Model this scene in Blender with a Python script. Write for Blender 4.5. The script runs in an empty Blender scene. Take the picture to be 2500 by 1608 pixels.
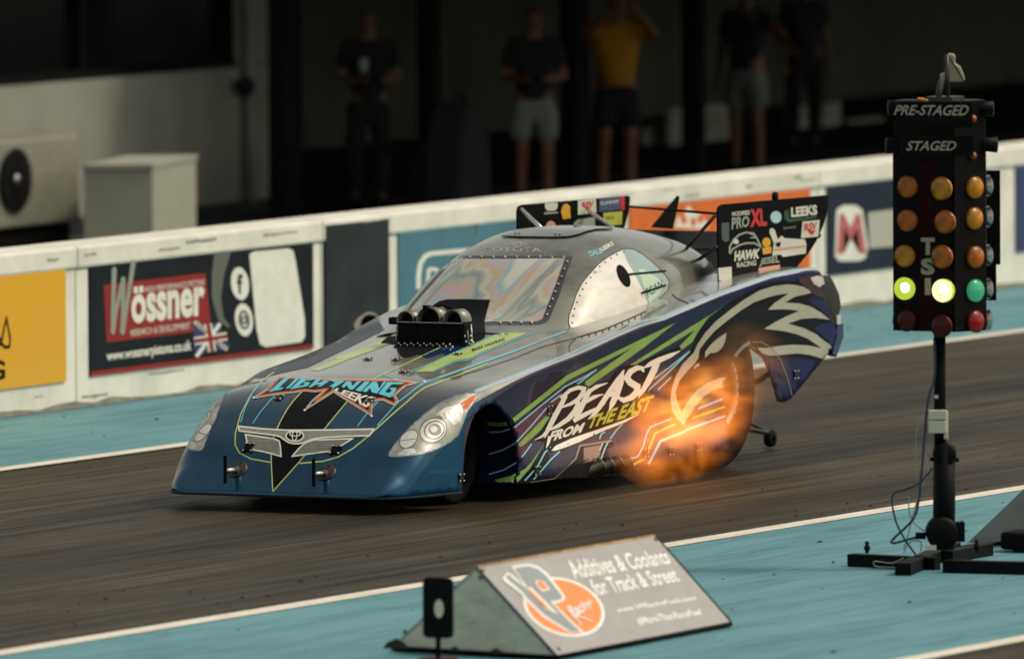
import bpy, bmesh, math, random
import numpy as np
from mathutils import Vector, Matrix
from mathutils.bvhtree import BVHTree
from mathutils.geometry import delaunay_2d_cdt, intersect_point_tri_2d
random.seed(7)
S = bpy.context.scene
COL = S.collection

# ------------------------------------------------------------------ camera, sky, sun, exposure
PSI, DEP, ROLL = 0.47024888, 0.06103113, -0.00495550
CAM = Vector((-68.47724, -35.89891, 5.73946))
FPX = 30412.7336 * 2500.0 / 2394.0          # focal length in photograph pixels (2500 x 1608)
fwd = Vector((math.cos(PSI)*math.cos(DEP), math.sin(PSI)*math.cos(DEP), -math.sin(DEP)))
rgt0 = Vector((math.sin(PSI), -math.cos(PSI), 0))
up0 = rgt0.cross(fwd)
rgt = math.cos(ROLL)*rgt0 + math.sin(ROLL)*up0
upv = -math.sin(ROLL)*rgt0 + math.cos(ROLL)*up0
cd = bpy.data.cameras.new("camera")
cam = bpy.data.objects.new("camera", cd)
COL.objects.link(cam)
M = Matrix((rgt, upv, -fwd)).transposed().to_4x4()
M.translation = CAM
cam.matrix_world = M
cd.sensor_width = 36.0
cd.sensor_fit = 'HORIZONTAL'
cd.lens = FPX / 2500.0 * 36.0
cd.clip_start = 1.0
cd.clip_end = 3000.0
cd.dof.use_dof = True
cd.dof.focus_distance = (Vector((-1.3, -0.5, 0.5)) - CAM).dot(fwd)
cd.dof.aperture_fstop = 2.6
S.camera = cam

SUN_ELEV, SUN_AZ = math.radians(52), math.radians(-62)   # azimuth measured from +X towards +Y
w = bpy.data.worlds.new("World")
S.world = w
w.use_nodes = True
nt = w.node_tree
for n in list(nt.nodes):
    nt.nodes.remove(n)
sky = nt.nodes.new('ShaderNodeTexSky')
sky.sky_type = 'NISHITA'
sky.sun_disc = False
sky.sun_elevation = SUN_ELEV
sky.sun_rotation = math.radians(90) - SUN_AZ
sky.dust_density = 3.0
sky.air_density = 1.0
hs = nt.nodes.new('ShaderNodeHueSaturation')
hs.inputs['Saturation'].default_value = 0.35
wm = nt.nodes.new('ShaderNodeMixRGB')
wm.blend_type = 'MULTIPLY'
wm.inputs[0].default_value = 1.0
wm.inputs[2].default_value = (1.0, 0.98, 0.84, 1)
bg = nt.nodes.new('ShaderNodeBackground')
bg.inputs['Strength'].default_value = 0.12
wo = nt.nodes.new('ShaderNodeOutputWorld')
nt.links.new(sky.outputs[0], hs.inputs['Color'])
nt.links.new(hs.outputs[0], wm.inputs[1])
nt.links.new(wm.outputs[0], bg.inputs[0])
nt.links.new(bg.outputs[0], wo.inputs[0])
sd = bpy.data.lights.new("sun", 'SUN')
sd.energy = 1.5
sd.angle = math.radians(12)
sd.color = (1.0, 0.90, 0.74)
so = bpy.data.objects.new("sun", sd)
COL.objects.link(so)
sv = Vector((math.cos(SUN_ELEV)*math.cos(SUN_AZ), math.cos(SUN_ELEV)*math.sin(SUN_AZ), math.sin(SUN_ELEV)))
so.rotation_euler = sv.to_track_quat('Z', 'Y').to_euler()
S.view_settings.view_transform = 'Standard'
S.view_settings.look = 'None'
S.view_settings.gamma = 1.0
S.view_settings.use_curve_mapping = False
S.view_settings.exposure = 0.25
S.cycles.use_denoising = True
S.cycles.max_bounces = 8
S.cycles.volume_bounces = 0
S.cycles.volume_step_rate = 1.0
S.cycles.volume_max_steps = 128

# ------------------------------------------------------------------ surveying helpers
def ray(p):
    return fwd*FPX + rgt*(p[0]-1250.0) - upv*(p[1]-804.0)
def at(p, axis, val):
    d = ray(p)
    t = (val - CAM[axis]) / d[axis]
    return CAM + d*t
def Z(ox, oy, s):
    return lambda *pts: [(ox+s*x, oy+s*y) for x, y in pts]
zA = Z(1180, 840, .23377); zB = Z(640, 780, .27557); zC = Z(600, 880, .18182); zD = Z(1740, 460, .16882)
zE = Z(1250, 460, .12944); zF = Z(1640, 640, .23379); zG = Z(940, 720, .11691); zH = Z(1100, 700, .25052)
z1 = Z(400, 850, .3549); z2 = Z(1150, 780, .3883); z3 = Z(900, 460, .34238); z5 = Z(2060, 100, .4873)
z6 = Z(2040, 800, .41554); z7 = Z(930, 1280, .37578); z8 = Z(0, 560, .3549); zS = Z(1240, 450, .35073)
zW = Z(200, 600, .20782); zQ = Z(520, 580, .20774); zP = Z(940, 530, .16235); zM = Z(1980, 350, .3246)
dd = Z(0, 0, 1.04428)
HINGE_AXES = 'XYZ'

# ------------------------------------------------------------------ materials
MATS = {}
def mat(name, col, rough=.5, metal=0., coat=0., var=0., scale=6., spec=.5, bump=0., stretch=(1, 1, 1), dirt=None, coatr=.04):
    if name in MATS:
        return MATS[name]
    m = bpy.data.materials.new(name)
    m.use_nodes = True
    t = m.node_tree
    b = t.nodes['Principled BSDF']
    b.inputs['Roughness'].default_value = rough
    b.inputs['Metallic'].default_value = metal
    b.inputs['Coat Weight'].default_value = coat
    b.inputs['Coat Roughness'].default_value = coatr
    b.inputs['Specular IOR Level'].default_value = spec
    c = (*col, 1)
    b.inputs['Base Color'].default_value = c
    if var or bump or dirt:
        tc = t.nodes.new('ShaderNodeTexCoord')
        mp = t.nodes.new('ShaderNodeMapping')
        mp.inputs['Scale'].default_value = stretch
        nz = t.nodes.new('ShaderNodeTexNoise')
        nz.inputs['Scale'].default_value = scale
        nz.inputs['Detail'].default_value = 6
        nz.inputs['Roughness'].default_value = .6
        t.links.new(tc.outputs['Object'], mp.inputs[0])
        t.links.new(mp.outputs[0], nz.inputs['Vector'])
        if var or dirt:
            rp = t.nodes.new('ShaderNodeValToRGB')
            lo = dirt if dirt else tuple(max(0, v*(1-var)) for v in col)
            hi = col if dirt else tuple(v*(1+var) for v in col)
            rp.color_ramp.elements[0].position = .32
            rp.color_ramp.elements[1].position = .62 if not dirt else .5
            rp.color_ramp.elements[0].color = (*lo, 1)
            rp.color_ramp.elements[1].color = (*hi, 1)
            t.links.new(nz.outputs[0], rp.inputs[0])
            t.links.new(rp.outputs[0], b.inputs['Base Color'])
        if bump:
            bp = t.nodes.new('ShaderNodeBump')
            bp.inputs['Strength'].default_value = bump
            bp.inputs['Distance'].default_value = .01
            t.links.new(nz.outputs[0], bp.inputs['Height'])
            t.links.new(bp.outputs[0], b.inputs['Normal'])
    MATS[name] = m
    return m
def emis(name, col, strength, base=(.1, .1, .1)):
    m = mat(name, base, .2)
    b = m.node_tree.nodes['Principled BSDF']
    b.inputs['Emission Color'].default_value = (*col, 1)
    b.inputs['Emission Strength'].default_value = strength
    return m

black = mat('black_plastic', (.0025, .0025, .003), .55, var=.3, spec=.12)
blackgloss = mat('black_paint', (.0015, .0015, .002), .4, coat=.12, spec=.1)
blackmatte = mat('matt_black', (.004, .004, .0045), .8, spec=.1)
steel = mat('steel', (.35, .34, .32), .35, 1., var=.2)
darksteel = mat('dark_steel', (.06, .055, .05), .4, .8, var=.3)
alum = mat('aluminium', (.55, .54, .5), .3, 1., var=.15, scale=12)
white_paint = mat('white_print', (.72, .70, .62), .45, var=.06)
white_decal = mat('white_vinyl', (.74, .70, .60), .35, coat=.3)
rubber = mat('tyre_rubber', (.005, .0045, .004), .8, var=.4, scale=14, spec=.12)

def paint_mat(name, ramp, metal=.15, coat=.32):
    m = bpy.data.materials.new(name)
    m.use_nodes = True
    t = m.node_tree
    b = t.nodes['Principled BSDF']
    b.inputs['Metallic'].default_value = metal
    b.inputs['Roughness'].default_value = .32
    b.inputs['Coat Weight'].default_value = coat
    b.inputs['Specular IOR Level'].default_value = .15
    b.inputs['Coat Roughness'].default_value = .03
    tc = t.nodes.new('ShaderNodeTexCoord')
    sp = t.nodes.new('ShaderNodeSeparateXYZ')
    t.links.new(tc.outputs['Object'], sp.inputs[0])
    mr = t.nodes.new('ShaderNodeMapRange')
    mr.inputs[1].default_value = -1.; mr.inputs[2].default_value = 5.
    t.links.new(sp.outputs[0], mr.inputs[0])
    rp = t.nodes.new('ShaderNodeValToRGB')
    e = rp.color_ramp.elements
    e[0].position = (ramp[0][0]+1)/6; e[0].color = (*ramp[0][1], 1)
    e[1].position = (ramp[-1][0]+1)/6; e[1].color = (*ramp[-1][1], 1)
    for p, c in ramp[1:-1]:
        q = e.new((p+1)/6); q.color = (*c, 1)
    t.links.new(mr.outputs[0], rp.inputs[0])
    nz = t.nodes.new('ShaderNodeTexNoise'); nz.inputs['Scale'].default_value = 2.2; nz.inputs['Detail'].default_value = 4; nz.inputs['Distortion'].default_value = .8
    mx = t.nodes.new('ShaderNodeMixRGB'); mx.blend_type = 'MULTIPLY'; mx.inputs[0].default_value = .7
    r2 = t.nodes.new('ShaderNodeValToRGB'); r2.color_ramp.elements[0].position = .3; r2.color_ramp.elements[1].position = .7
    r2.color_ramp.elements[0].color = (.55, .5, .6, 1); r2.color_ramp.elements[1].color = (1.25, 1.2, 1.2, 1)
    mp = t.nodes.new('ShaderNodeMapping'); mp.inputs['Scale'].default_value = (.7, 1.5, 1.8)
    t.links.new(tc.outputs['Object'], mp.inputs[0]); t.links.new(mp.outputs[0], nz.inputs['Vector'])
    t.links.new(nz.outputs[0], r2.inputs[0])
    t.links.new(rp.outputs[0], mx.inputs[1]); t.links.new(r2.outputs[0], mx.inputs[2])
    t.links.new(mx.outputs[0], b.inputs['Base Color'])
    vz = t.nodes.new('ShaderNodeTexNoise'); vz.inputs['Scale'].default_value = 260.; vz.inputs['Detail'].default_value = 1
    bp = t.nodes.new('ShaderNodeBump'); bp.inputs['Strength'].default_value = .12; bp.inputs['Distance'].default_value = .002
    t.links.new(tc.outputs['Object'], vz.inputs['Vector']); t.links.new(vz.outputs[0], bp.inputs['Height'])
    t.links.new(bp.outputs[0], b.inputs['Normal'])
    MATS[name] = m
    return m
NOSE = (.004, .068, .132)
paint = paint_mat('side_paint', [(-1, NOSE), (-.35, NOSE), (.1, (.006, .008, .034)), (1.2, (.012, .008, .036)), (2.6, (.004, .006, .040)), (5, (.002, .006, .070))])
top_sheen_paint = paint_mat('upper_paint_sky_sheen', [(-1, NOSE), (-.48, (.004, .062, .120)), (-.15, (.15, .15, .125)), (.15, (.42, .39, .29)), (2.5, (.46, .45, .40)), (4., (.58, .58, .55)), (5, (.50, .51, .52))], .72, .9)  # silver-tan behind the nose stands in for sky reflected in dark paint
cabpaint = mat('cabin_paint', (.20, .19, .155), .28, .6, .9, var=.55, scale=2.2, stretch=(.8, 1, 1.6))

# ------------------------------------------------------------------ object helpers
def link(name, me, m=None, parent=None, smooth=False):
    o = bpy.data.objects.new(name, me)
    COL.objects.link(o)
    if m is not None:
        for q in (m if isinstance(m, (list, tuple)) else [m]):
            me.materials.append(q)
    if smooth:
        me.polygons.foreach_set('use_smooth', [True]*len(me.polygons))
    if parent is not None:
        o.parent = parent
    return o
def tag(o, label=None, cat=None, group=None, kind=None):
    if label: o['label'] = label
    if cat: o['category'] = cat
    if group: o['group'] = group
    if kind: o['kind'] = kind
    return o
def empty(name, loc=(0, 0, 0), **k):
    o = bpy.data.objects.new(name, None)
    o.location = loc
    o.empty_display_size = .1
    COL.objects.link(o)
    return tag(o, **k)
def pymesh(name, V, F):
    me = bpy.data.meshes.new(name)
    me.from_pydata([tuple(v) for v in V], [], F)
    me.update()
    return me
class MB:
    """collects shapes into one mesh"""
    def __init__(s):
        s.V = []; s.F = []; s.sm = []
    def add(s, V, F, sm=False):
        b = len(s.V)
        s.V += [Vector(v) for v in V]
        s.F += [tuple(i+b for i in f) for f in F]
        s.sm += [sm]*len(F)
        return s
    def box(s, c, d, R=None):
        c = Vector(c); h = [x/2 for x in d]
        V = [Vector((x*h[0], y*h[1], z*h[2])) for x in (-1, 1) for y in (-1, 1) for z in (-1, 1)]
        if R is not None: V = [R @ v for v in V]
        return s.add([c+v for v in V], [(0, 1, 3, 2), (4, 6, 7, 5), (0, 4, 5, 1), (2, 3, 7, 6), (0, 2, 6, 4), (1, 5, 7, 3)])
    def tube(s, P, r, n=8, caps=True):
        P = [Vector(p) for p in P]
        rs = r if isinstance(r, (list, tuple)) else [r]*len(P)
        V = []; F = []
        for i, p in enumerate(P):
            t = (P[min(i+1, len(P)-1)] - P[max(i-1, 0)]).normalized()
            a = t.cross(Vector((0, 0, 1)) if abs(t.z) < .9 else Vector((1, 0, 0))).normalized()
            b = t.cross(a)
            for k in range(n):
                an = 2*math.pi*k/n
                V.append(p + rs[i]*(math.cos(an)*a + math.sin(an)*b))
        for i in range(len(P)-1):
            for k in range(n):
                F.append((i*n+k, i*n+(k+1) % n, (i+1)*n+(k+1) % n, (i+1)*n+k))
        if caps:
            F.append(tuple(range(n))[::-1]); F.append(tuple((len(P)-1)*n+k for k in range(n)))
        return s.add(V, F, n > 5)
    def lathe(s, o, ax, prof, n=32):
        """prof: list of (distance along axis, radius)"""
        o = Vector(o); ax = Vector(ax).normalized()
        a = ax.cross(Vector((0, 0, 1)) if abs(ax.z) < .9 else Vector((1, 0, 0))).normalized(); b = ax.cross(a)
        V = []; F = []
        for (h, r) in prof:
            for k in range(n):
                an = 2*math.pi*k/n
                V.append(o + ax*h + r*(math.cos(an)*a + math.sin(an)*b))
        for i in range(len(prof)-1):
            for k in range(n):
                F.append((i*n+k, i*n+(k+1) % n, (i+1)*n+(k+1) % n, (i+1)*n+k))
        return s.add(V, F, True)
    def prism(s, P, d):
        P = [Vector(p) for p in P]; d = Vector(d); n = len(P)
        return s.add(P + [p+d for p in P], [tuple(range(n))[::-1], tuple(range(n, 2*n))] + [(i, (i+1) % n, n+(i+1) % n, n+i) for i in range(n)])
    def ball(s, c, r, n=8):
        prof = [(-r*math.cos(math.pi*i/(n//2)), max(1e-5, r*math.sin(math.pi*i/(n//2)))) for i in range(n//2+1)]
        return s.lathe(c, (0, 0, 1), prof, n)
    def build(s, name, m=None, parent=None, bevel=0.):
        me = pymesh(name, s.V, s.F)
        me.polygons.foreach_set('use_smooth', s.sm)
        o = link(name, me, m, parent)
        if bevel:
            md = o.modifiers.new('bevel', 'BEVEL'); md.width = bevel; md.segments = 2; md.limit_method = 'ANGLE'; md.angle_limit = .7
        return o

def interp(pts):
    xs = np.array([p[0] for p in pts], float); ys = np.array([p[1] for p in pts], float)
    h = np.diff(xs); d = np.diff(ys)/h
    m = np.zeros(len(xs)); m[0] = d[0]; m[-1] = d[-1]
    for i in range(1, len(xs)-1):
        if d[i-1]*d[i] > 0:
            w1 = 2*h[i]+h[i-1]; w2 = h[i]+2*h[i-1]
            m[i] = (w1+w2)/(w1/d[i-1]+w2/d[i])
    def f(x):
        x = min(max(x, xs[0]), xs[-1])
        i = min(max(int(np.searchsorted(xs, x))-1, 0), len(xs)-2)
        t = (x-xs[i])/h[i]
        return float((2*t**3-3*t**2+1)*ys[i] + (t**3-2*t*t+t)*h[i]*m[i] + (-2*t**3+3*t*t)*ys[i+1] + (t**3-t*t)*h[i]*m[i+1])
    return f
def inside(p, poly):
    r = False; j = len(poly)-1
    for i in range(len(poly)):
        a, b = poly[i], poly[j]
        if (a[1] > p[1]) != (b[1] > p[1]) and p[0] < (b[0]-a[0])*(p[1]-a[1])/(b[1]-a[1])+a[0]:
            r = not r
        j = i
    return r
def fill2d(poly, step):
    """triangulate a 2-D outline with inner points every step"""
    P = []
    n = len(poly)
    for i in range(n):
        a = Vector(poly[i][:2]); b = Vector(poly[(i+1) % n][:2])
        k = max(1, int((b-a).length/step + .5))
        P += [a.lerp(b, t/k) for t in range(k)]
    nb = len(P); B_ = P[:]
    xs = [p.x for p in P]; ys = [p.y for p in P]
    arr = np.array([(p.x, p.y) for p in P])
    x = min(xs)+step*.5; row = 0
    while x < max(xs):
        y = min(ys)+step*(.5 if row % 2 else .25)
        while y < max(ys):
            if inside((x, y), B_) and np.min((arr[:, 0]-x)**2+(arr[:, 1]-y)**2) > (.45*step)**2:
                P.append(Vector((x, y)))
            y += step
        x += step*.9; row += 1
    r = delaunay_2d_cdt(P, [], [list(range(nb))], 1, 1e-6)
    return [tuple(v) for v in r[0]], [tuple(f) for f in r[2]]
def strip2d(path, wd, step=12., closed=False):
    P = [Vector(p) for p in path]
    if closed: P = P + [P[0]]
    ws = wd if isinstance(wd, (list, tuple)) else [wd]*len(P)
    Q = []; W = []
    for i in range(len(P)-1):
        k = max(1, int((P[i+1]-P[i]).length/step))
        for t in range(k):
            Q.append(P[i].lerp(P[i+1], t/k)); W.append(ws[i]+(ws[i+1]-ws[i])*t/k)
    Q.append(P[-1]); W.append(ws[-1])
    V = []; F = []
    for i in range(len(Q)):
        t1 = (Q[i]-Q[i-1]).normalized() if i else (Q[1]-Q[0]).normalized()
        t2 = (Q[i+1]-Q[i]).normalized() if i < len(Q)-1 else t1
        if closed and i in (0, len(Q)-1):
            t1 = (Q[-1]-Q[-2]).normalized(); t2 = (Q[1]-Q[0]).normalized()
        n1 = Vector((-t1.y, t1.x)); n2 = Vector((-t2.y, t2.x))
        nn = (n1+n2)
        nn = nn.normalized() if nn.length > .2 else n1
        k = W[i]/2/max(.45, nn.dot(n1))
        V += [tuple(Q[i]+nn*k), tuple(Q[i]-nn*k)]
    for i in range(len(Q)-1):
        F.append((2*i, 2*i+1, 2*i+3, 2*i+2))
    return V, F
_TXT = {}
def text2d(s, shear=0., bold=0., spacing=1.):
    """outline of a word as a flat mesh scaled to the unit square"""
    key = (s, shear, bold, spacing)
    if key in _TXT: return _TXT[key]
    cu = bpy.data.curves.new('lettering', 'FONT')
    cu.body = s; cu.shear = shear; cu.offset = bold; cu.space_character = spacing; cu.resolution_u = 3
    o = bpy.data.objects.new('lettering', cu)
    COL.objects.link(o)
    dg = bpy.context.evaluated_depsgraph_get()
    me = o.evaluated_get(dg).to_mesh()
    bm = bmesh.new(); bm.from_mesh(me)
    bmesh.ops.remove_doubles(bm, verts=bm.verts, dist=1e-4)
    bmesh.ops.triangulate(bm, faces=bm.faces)
    V = [(v.co.x, v.co.y) for v in bm.verts]; bm.verts.index_update()
    F = [tuple(v.index for v in f.verts) for f in bm.faces]
    bm.free(); o.evaluated_get(dg).to_mesh_clear()
    bpy.data.objects.remove(o); bpy.data.curves.remove(cu)
    x0 = min(v[0] for v in V); x1 = max(v[0] for v in V); y0 = min(v[1] for v in V); y1 = max(v[1] for v in V)
    V = [((v[0]-x0)/(x1-x0), (v[1]-y0)/(y1-y0)) for v in V]
    _TXT[key] = (V, F)
    return V, F
def quadmap(V, q):
    """unit square -> quad given as top-left, top-right, bottom-right, bottom-left"""
    tl, tr, br, bl = [Vector(p) for p in q]
    return [tuple((bl.lerp(br, u)).lerp(tl.lerp(tr, u), v)) for u, v in V]
def ellipse(c, rx, ry, n=28, rot=0.):
    return [(c[0]+rx*math.cos(a)*math.cos(rot)-ry*math.sin(a)*math.sin(rot), c[1]+rx*math.cos(a)*math.sin(rot)+ry*math.sin(a)*math.cos(rot)) for a in [2*math.pi*i/n for i in range(n)]]
# ------------------------------------------------------------------ ground
def ground_mat(name, cols, streak=(0.12, 9, 1), scale=1.6, rough=(.45, .75), spots=0., coat=0., grooves=()):
    m = bpy.data.materials.new(name); m.use_nodes = True
    t = m.node_tree; b = t.nodes['Principled BSDF']
    tc = t.nodes.new('ShaderNodeTexCoord')
    def noise(sc, st, det=6):
        mp = t.nodes.new('ShaderNodeMapping'); mp.inputs['Scale'].default_value = st
        nz = t.nodes.new('ShaderNodeTexNoise'); nz.inputs['Scale'].default_value = sc; nz.inputs['Detail'].default_value = det
        nz.inputs['Roughness'].default_value = .62
        t.links.new(tc.outputs['Object'], mp.inputs[0]); t.links.new(mp.outputs[0], nz.inputs['Vector'])
        return nz
    n1 = noise(scale, streak); n2 = noise(scale*2.3, (streak[0]*1.3, streak[1]*2.4, 1)); n3 = noise(.35, (1, 2, 1), 3); n4 = noise(90., (1, 1, 1), 2)
    ad = t.nodes.new('ShaderNodeMath'); ad.operation = 'ADD'
    t.links.new(n1.outputs[0], ad.inputs[0]); t.links.new(n2.outputs[0], ad.inputs[1])
    a2 = t.nodes.new('ShaderNodeMath'); a2.operation = 'MULTIPLY_ADD'; a2.inputs[1].default_value = .5
    t.links.new(n3.outputs[0], a2.inputs[0]); t.links.new(ad.outputs[0], a2.inputs[2])
    a3 = t.nodes.new('ShaderNodeMath'); a3.operation = 'MULTIPLY_ADD'; a3.inputs[1].default_value = .25
    t.links.new(n4.outputs[0], a3.inputs[0]); t.links.new(a2.outputs[0], a3.inputs[2])
    mr = t.nodes.new('ShaderNodeMapRange'); mr.inputs[1].default_value = 1.08; mr.inputs[2].default_value = 1.70
    t.links.new(a3.outputs[0], mr.inputs[0])
    rp = t.nodes.new('ShaderNodeValToRGB')
    e = rp.color_ramp.elements
    e[0].color = (*cols[0], 1); e[1].color = (*cols[-1], 1)
    for i, c in enumerate(cols[1:-1]):
        q = e.new((i+1)/(len(cols)-1)); q.color = (*c, 1)
    t.links.new(mr.outputs[0], rp.inputs[0])
    out = rp.outputs[0]
    if spots:
        nz = noise(7., (.35, 1.6, 1), 3)
        r3 = t.nodes.new('ShaderNodeValToRGB'); r3.color_ramp.elements[0].position = .26; r3.color_ramp.elements[1].position = .34
        r3.color_ramp.elements[0].color = (1-spots,)*3+(1,); r3.color_ramp.elements[1].color = (1, 1, 1, 1)
        mx = t.nodes.new('ShaderNodeMixRGB'); mx.blend_type = 'MULTIPLY'; mx.inputs[0].default_value = 1
        t.links.new(nz.outputs[0], r3.inputs[0]); t.links.new(out, mx.inputs[1]); t.links.new(r3.outputs[0], mx.inputs[2]); out = mx.outputs[0]
    if grooves:
        sp = t.nodes.new('ShaderNodeSeparateXYZ'); t.links.new(tc.outputs['Object'], sp.inputs[0])
        nw = noise(.5, (.15, 1, 1), 2)
        wb = t.nodes.new('ShaderNodeMath'); wb.operation = 'MULTIPLY_ADD'; wb.inputs[1].default_value = .5; t.links.new(nw.outputs[0], wb.inputs[0]); t.links.new(sp.outputs[1], wb.inputs[2])
        for gy, gw, amt in grooves:
            d = t.nodes.new('ShaderNodeMath'); d.operation = 'SUBTRACT'; d.inputs[1].default_value = gy+.25; t.links.new(wb.outputs[0], d.inputs[0])
            a = t.nodes.new('ShaderNodeMath'); a.operation = 'ABSOLUTE'; t.links.new(d.outputs[0], a.inputs[0])
            r = t.nodes.new('ShaderNodeMapRange'); r.inputs[1].default_value = gw*.4; r.inputs[2].default_value = gw; r.inputs[3].default_value = 1-amt; r.inputs[4].default_value = 1; t.links.new(a.outputs[0], r.inputs[0])
            x = t.nodes.new('ShaderNodeMixRGB'); x.blend_type = 'MULTIPLY'; x.inputs[0].default_value = 1; t.links.new(out, x.inputs[1]); t.links.new(r.outputs[0], x.inputs[2]); out = x.outputs[0]
    t.links.new(out, b.inputs['Base Color'])
    b.inputs['Specular IOR Level'].default_value = .12
    m2 = t.nodes.new('ShaderNodeMapRange'); m2.inputs[3].default_value = rough[1]; m2.inputs[4].default_value = rough[0]
    m2.inputs[1].default_value = .98; m2.inputs[2].default_value = 1.78
    t.links.new(a3.outputs[0], m2.inputs[0]); t.links.new(m2.outputs[0], b.inputs['Roughness'])
    bp = t.nodes.new('ShaderNodeBump'); bp.inputs['Strength'].default_value = .35; bp.inputs['Distance'].default_value = .006
    t.links.new(a3.outputs[0], bp.inputs['Height']); t.links.new(bp.outputs[0], b.inputs['Normal'])
    return m
asphalt = ground_mat('asphalt', [(.03, .03, .03), (.05, .05, .048)], (1, 1, 1), 3.)
trackm = ground_mat('rubbered_track', [(.008, .0055, .003), (.031, .022, .0115), (.058, .042, .0225), (.120, .090, .051)], (.10, 7, 1), 1.5, (.42, .7), grooves=((-.75, .55, .5), (.75, .55, .5), (-2.7, .5, .3), (-9.5, 1.5, .7)))
tealm = ground_mat('teal_paint', [(.070, .175, .200), (.112, .265, .300), (.145, .320, .350)], (.3, 2.5, 1), 1.6, (.5, .7), spots=.45)
linem = ground_mat('white_line_paint', [(.50, .45, .36), (.72, .66, .55), (.80, .75, .64)], (.5, 4, 1), 2.5)

def sheet(name, x0, x1, y0, y1, z, m):
    me = pymesh(name, [(x0, y0, z), (x1, y0, z), (x1, y1, z), (x0, y1, z)], [(0, 1, 2, 3)])
    return tag(link(name, me, m), kind='structure')
sheet('ground', -900, 1500, -900, 900, -.008, asphalt)
sheet('drag_strip', -140, 700, -18, 5.45, -.004, trackm)
sheet('painted_apron', -140, 700, 3.17, 5.45, 0., tealm)
sheet('painted_median', -140, 700, -7.70, -3.26, 0., tealm)
sheet('lane_line', -140, 700, 3.10, 3.25, .004, linem)
sheet('lane_line', -140, 700, -3.345, -3.19, .004, linem)
sheet('lane_line', -140, 700, -7.80, -7.655, .004, linem)

# flecks of torn rubber lying on the painted strips and the track edge
rc = random.Random(5); cr_ = MB()
def crumb(x, y, s):
    a = rc.uniform(-.5, .5); L = s*rc.uniform(1, 3.2); W = s*rc.uniform(.4, .9)
    c, sn = math.cos(a), math.sin(a)
    P = [(-L, 0), (-L*.2, W), (L, W*.2), (L*.3, -W)]
    P = [Vector((x+c*u-sn*v_, y+sn*u+c*v_, .002)) for u, v_ in P]
    cr_.add(P+[Vector((x, y, .004+s*.5))], [(0, 1, 4), (1, 2, 4), (2, 3, 4), (3, 0, 4)])
for k in range(130):
    x = rc.uniform(-14, 6); y = rc.uniform(-7.5, -3.4)
    crumb(x, y, rc.choice((.005, .006, .008, .012)))
for k in range(60): crumb(rc.uniform(0, 22), rc.uniform(3.3, 5.4), rc.choice((.008, .012, .018)))
for k in range(160): crumb(rc.uniform(-14, 10), rc.choice((-1, 1))*rc.uniform(1.9, 3.1), rc.choice((.006, .008, .012)))
tag(cr_.build('rubber_debris', mat('rubber_fleck', (.006, .006, .006), .9, spec=.1)), 'small dark flecks of torn rubber scattered on the blue painted strips', 'debris', kind='stuff')

# ------------------------------------------------------------------ safety wall with its boards
concrete_white = mat('white_wall_paint', (.70, .67, .58), .6, var=.13, scale=2.2, bump=.35)
wt = empty('safety_wall', (10, 5.45, 0), label='long low white concrete safety wall beside the far lane', cat='wall')
def wpart(name, mb, m, **k):
    o = mb.build(name, m, **k); o.parent = wt; o.matrix_parent_inverse = Matrix.Translation((-10, -5.45, 0)); return o
xs = [-30, -14, -6, 1.7, 9.99, 18.0+9, 40, 60, 100, 200]
edges = [-40, -24, -12, -2.2, 6.53-.0, 10.0, 17.85, 20.6, 30, 45, 70, 110, 180, 320]
for i in range(len(edges)-1):
    a, b = edges[i]+.006, edges[i+1]-.006
    mb = MB(); mb.box(((a+b)/2, 5.45+.16, .46), (b-a, .32, .92))
    wpart('wall_block', mb, concrete_white, bevel=.012)
for i in range(len(edges)-1):
    a, b = edges[i]+.003, edges[i+1]-.003
    mb = MB(); mb.box(((a+b)/2, 5.45+.175, .998), (b-a, .39, .15))
    wpart('coping', mb, concrete_white, bevel=.02)

scuffm = mat('wall_scuff', (.30, .285, .25), .7, var=.3, scale=9)
dirtm = mat('wall_dirt', (.22, .20, .165), .8, var=.3, scale=6)
for k in range(34):
    x = rc.uniform(4, 24); z = rc.choice((rc.uniform(.03, .17), rc.uniform(.97, 1.04))); L = rc.uniform(.06, .5); h_ = rc.uniform(.004, .016)
    yy = 5.4475 if z < .5 else 5.4275
    pts = [(x+L*i/6, z+h_*rc.uniform(.4, 1)) for i in range(7)] + [(x+L*i/6, z-h_*rc.uniform(.2, 1)) for i in range(6, -1, -1)]
    me_ = pymesh('scuff', [(a-10, yy-5.45, b_) for a, b_ in pts], [tuple(range(14))])
    link('scuff', me_, scuffm, wt)
pts = [(2+.25*i, .004) for i in range(90)] + [(2+.25*i, .02+rc.uniform(0, .035)) for i in range(89, -1, -1)]
n_ = 90
link('base_dirt', pymesh('base_dirt', [(a-10, -.004, b_) for a, b_ in pts], [(i, i+1, 2*n_-2-i, 2*n_-1-i) for i in range(n_-1)]), dirtm, wt)

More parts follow.
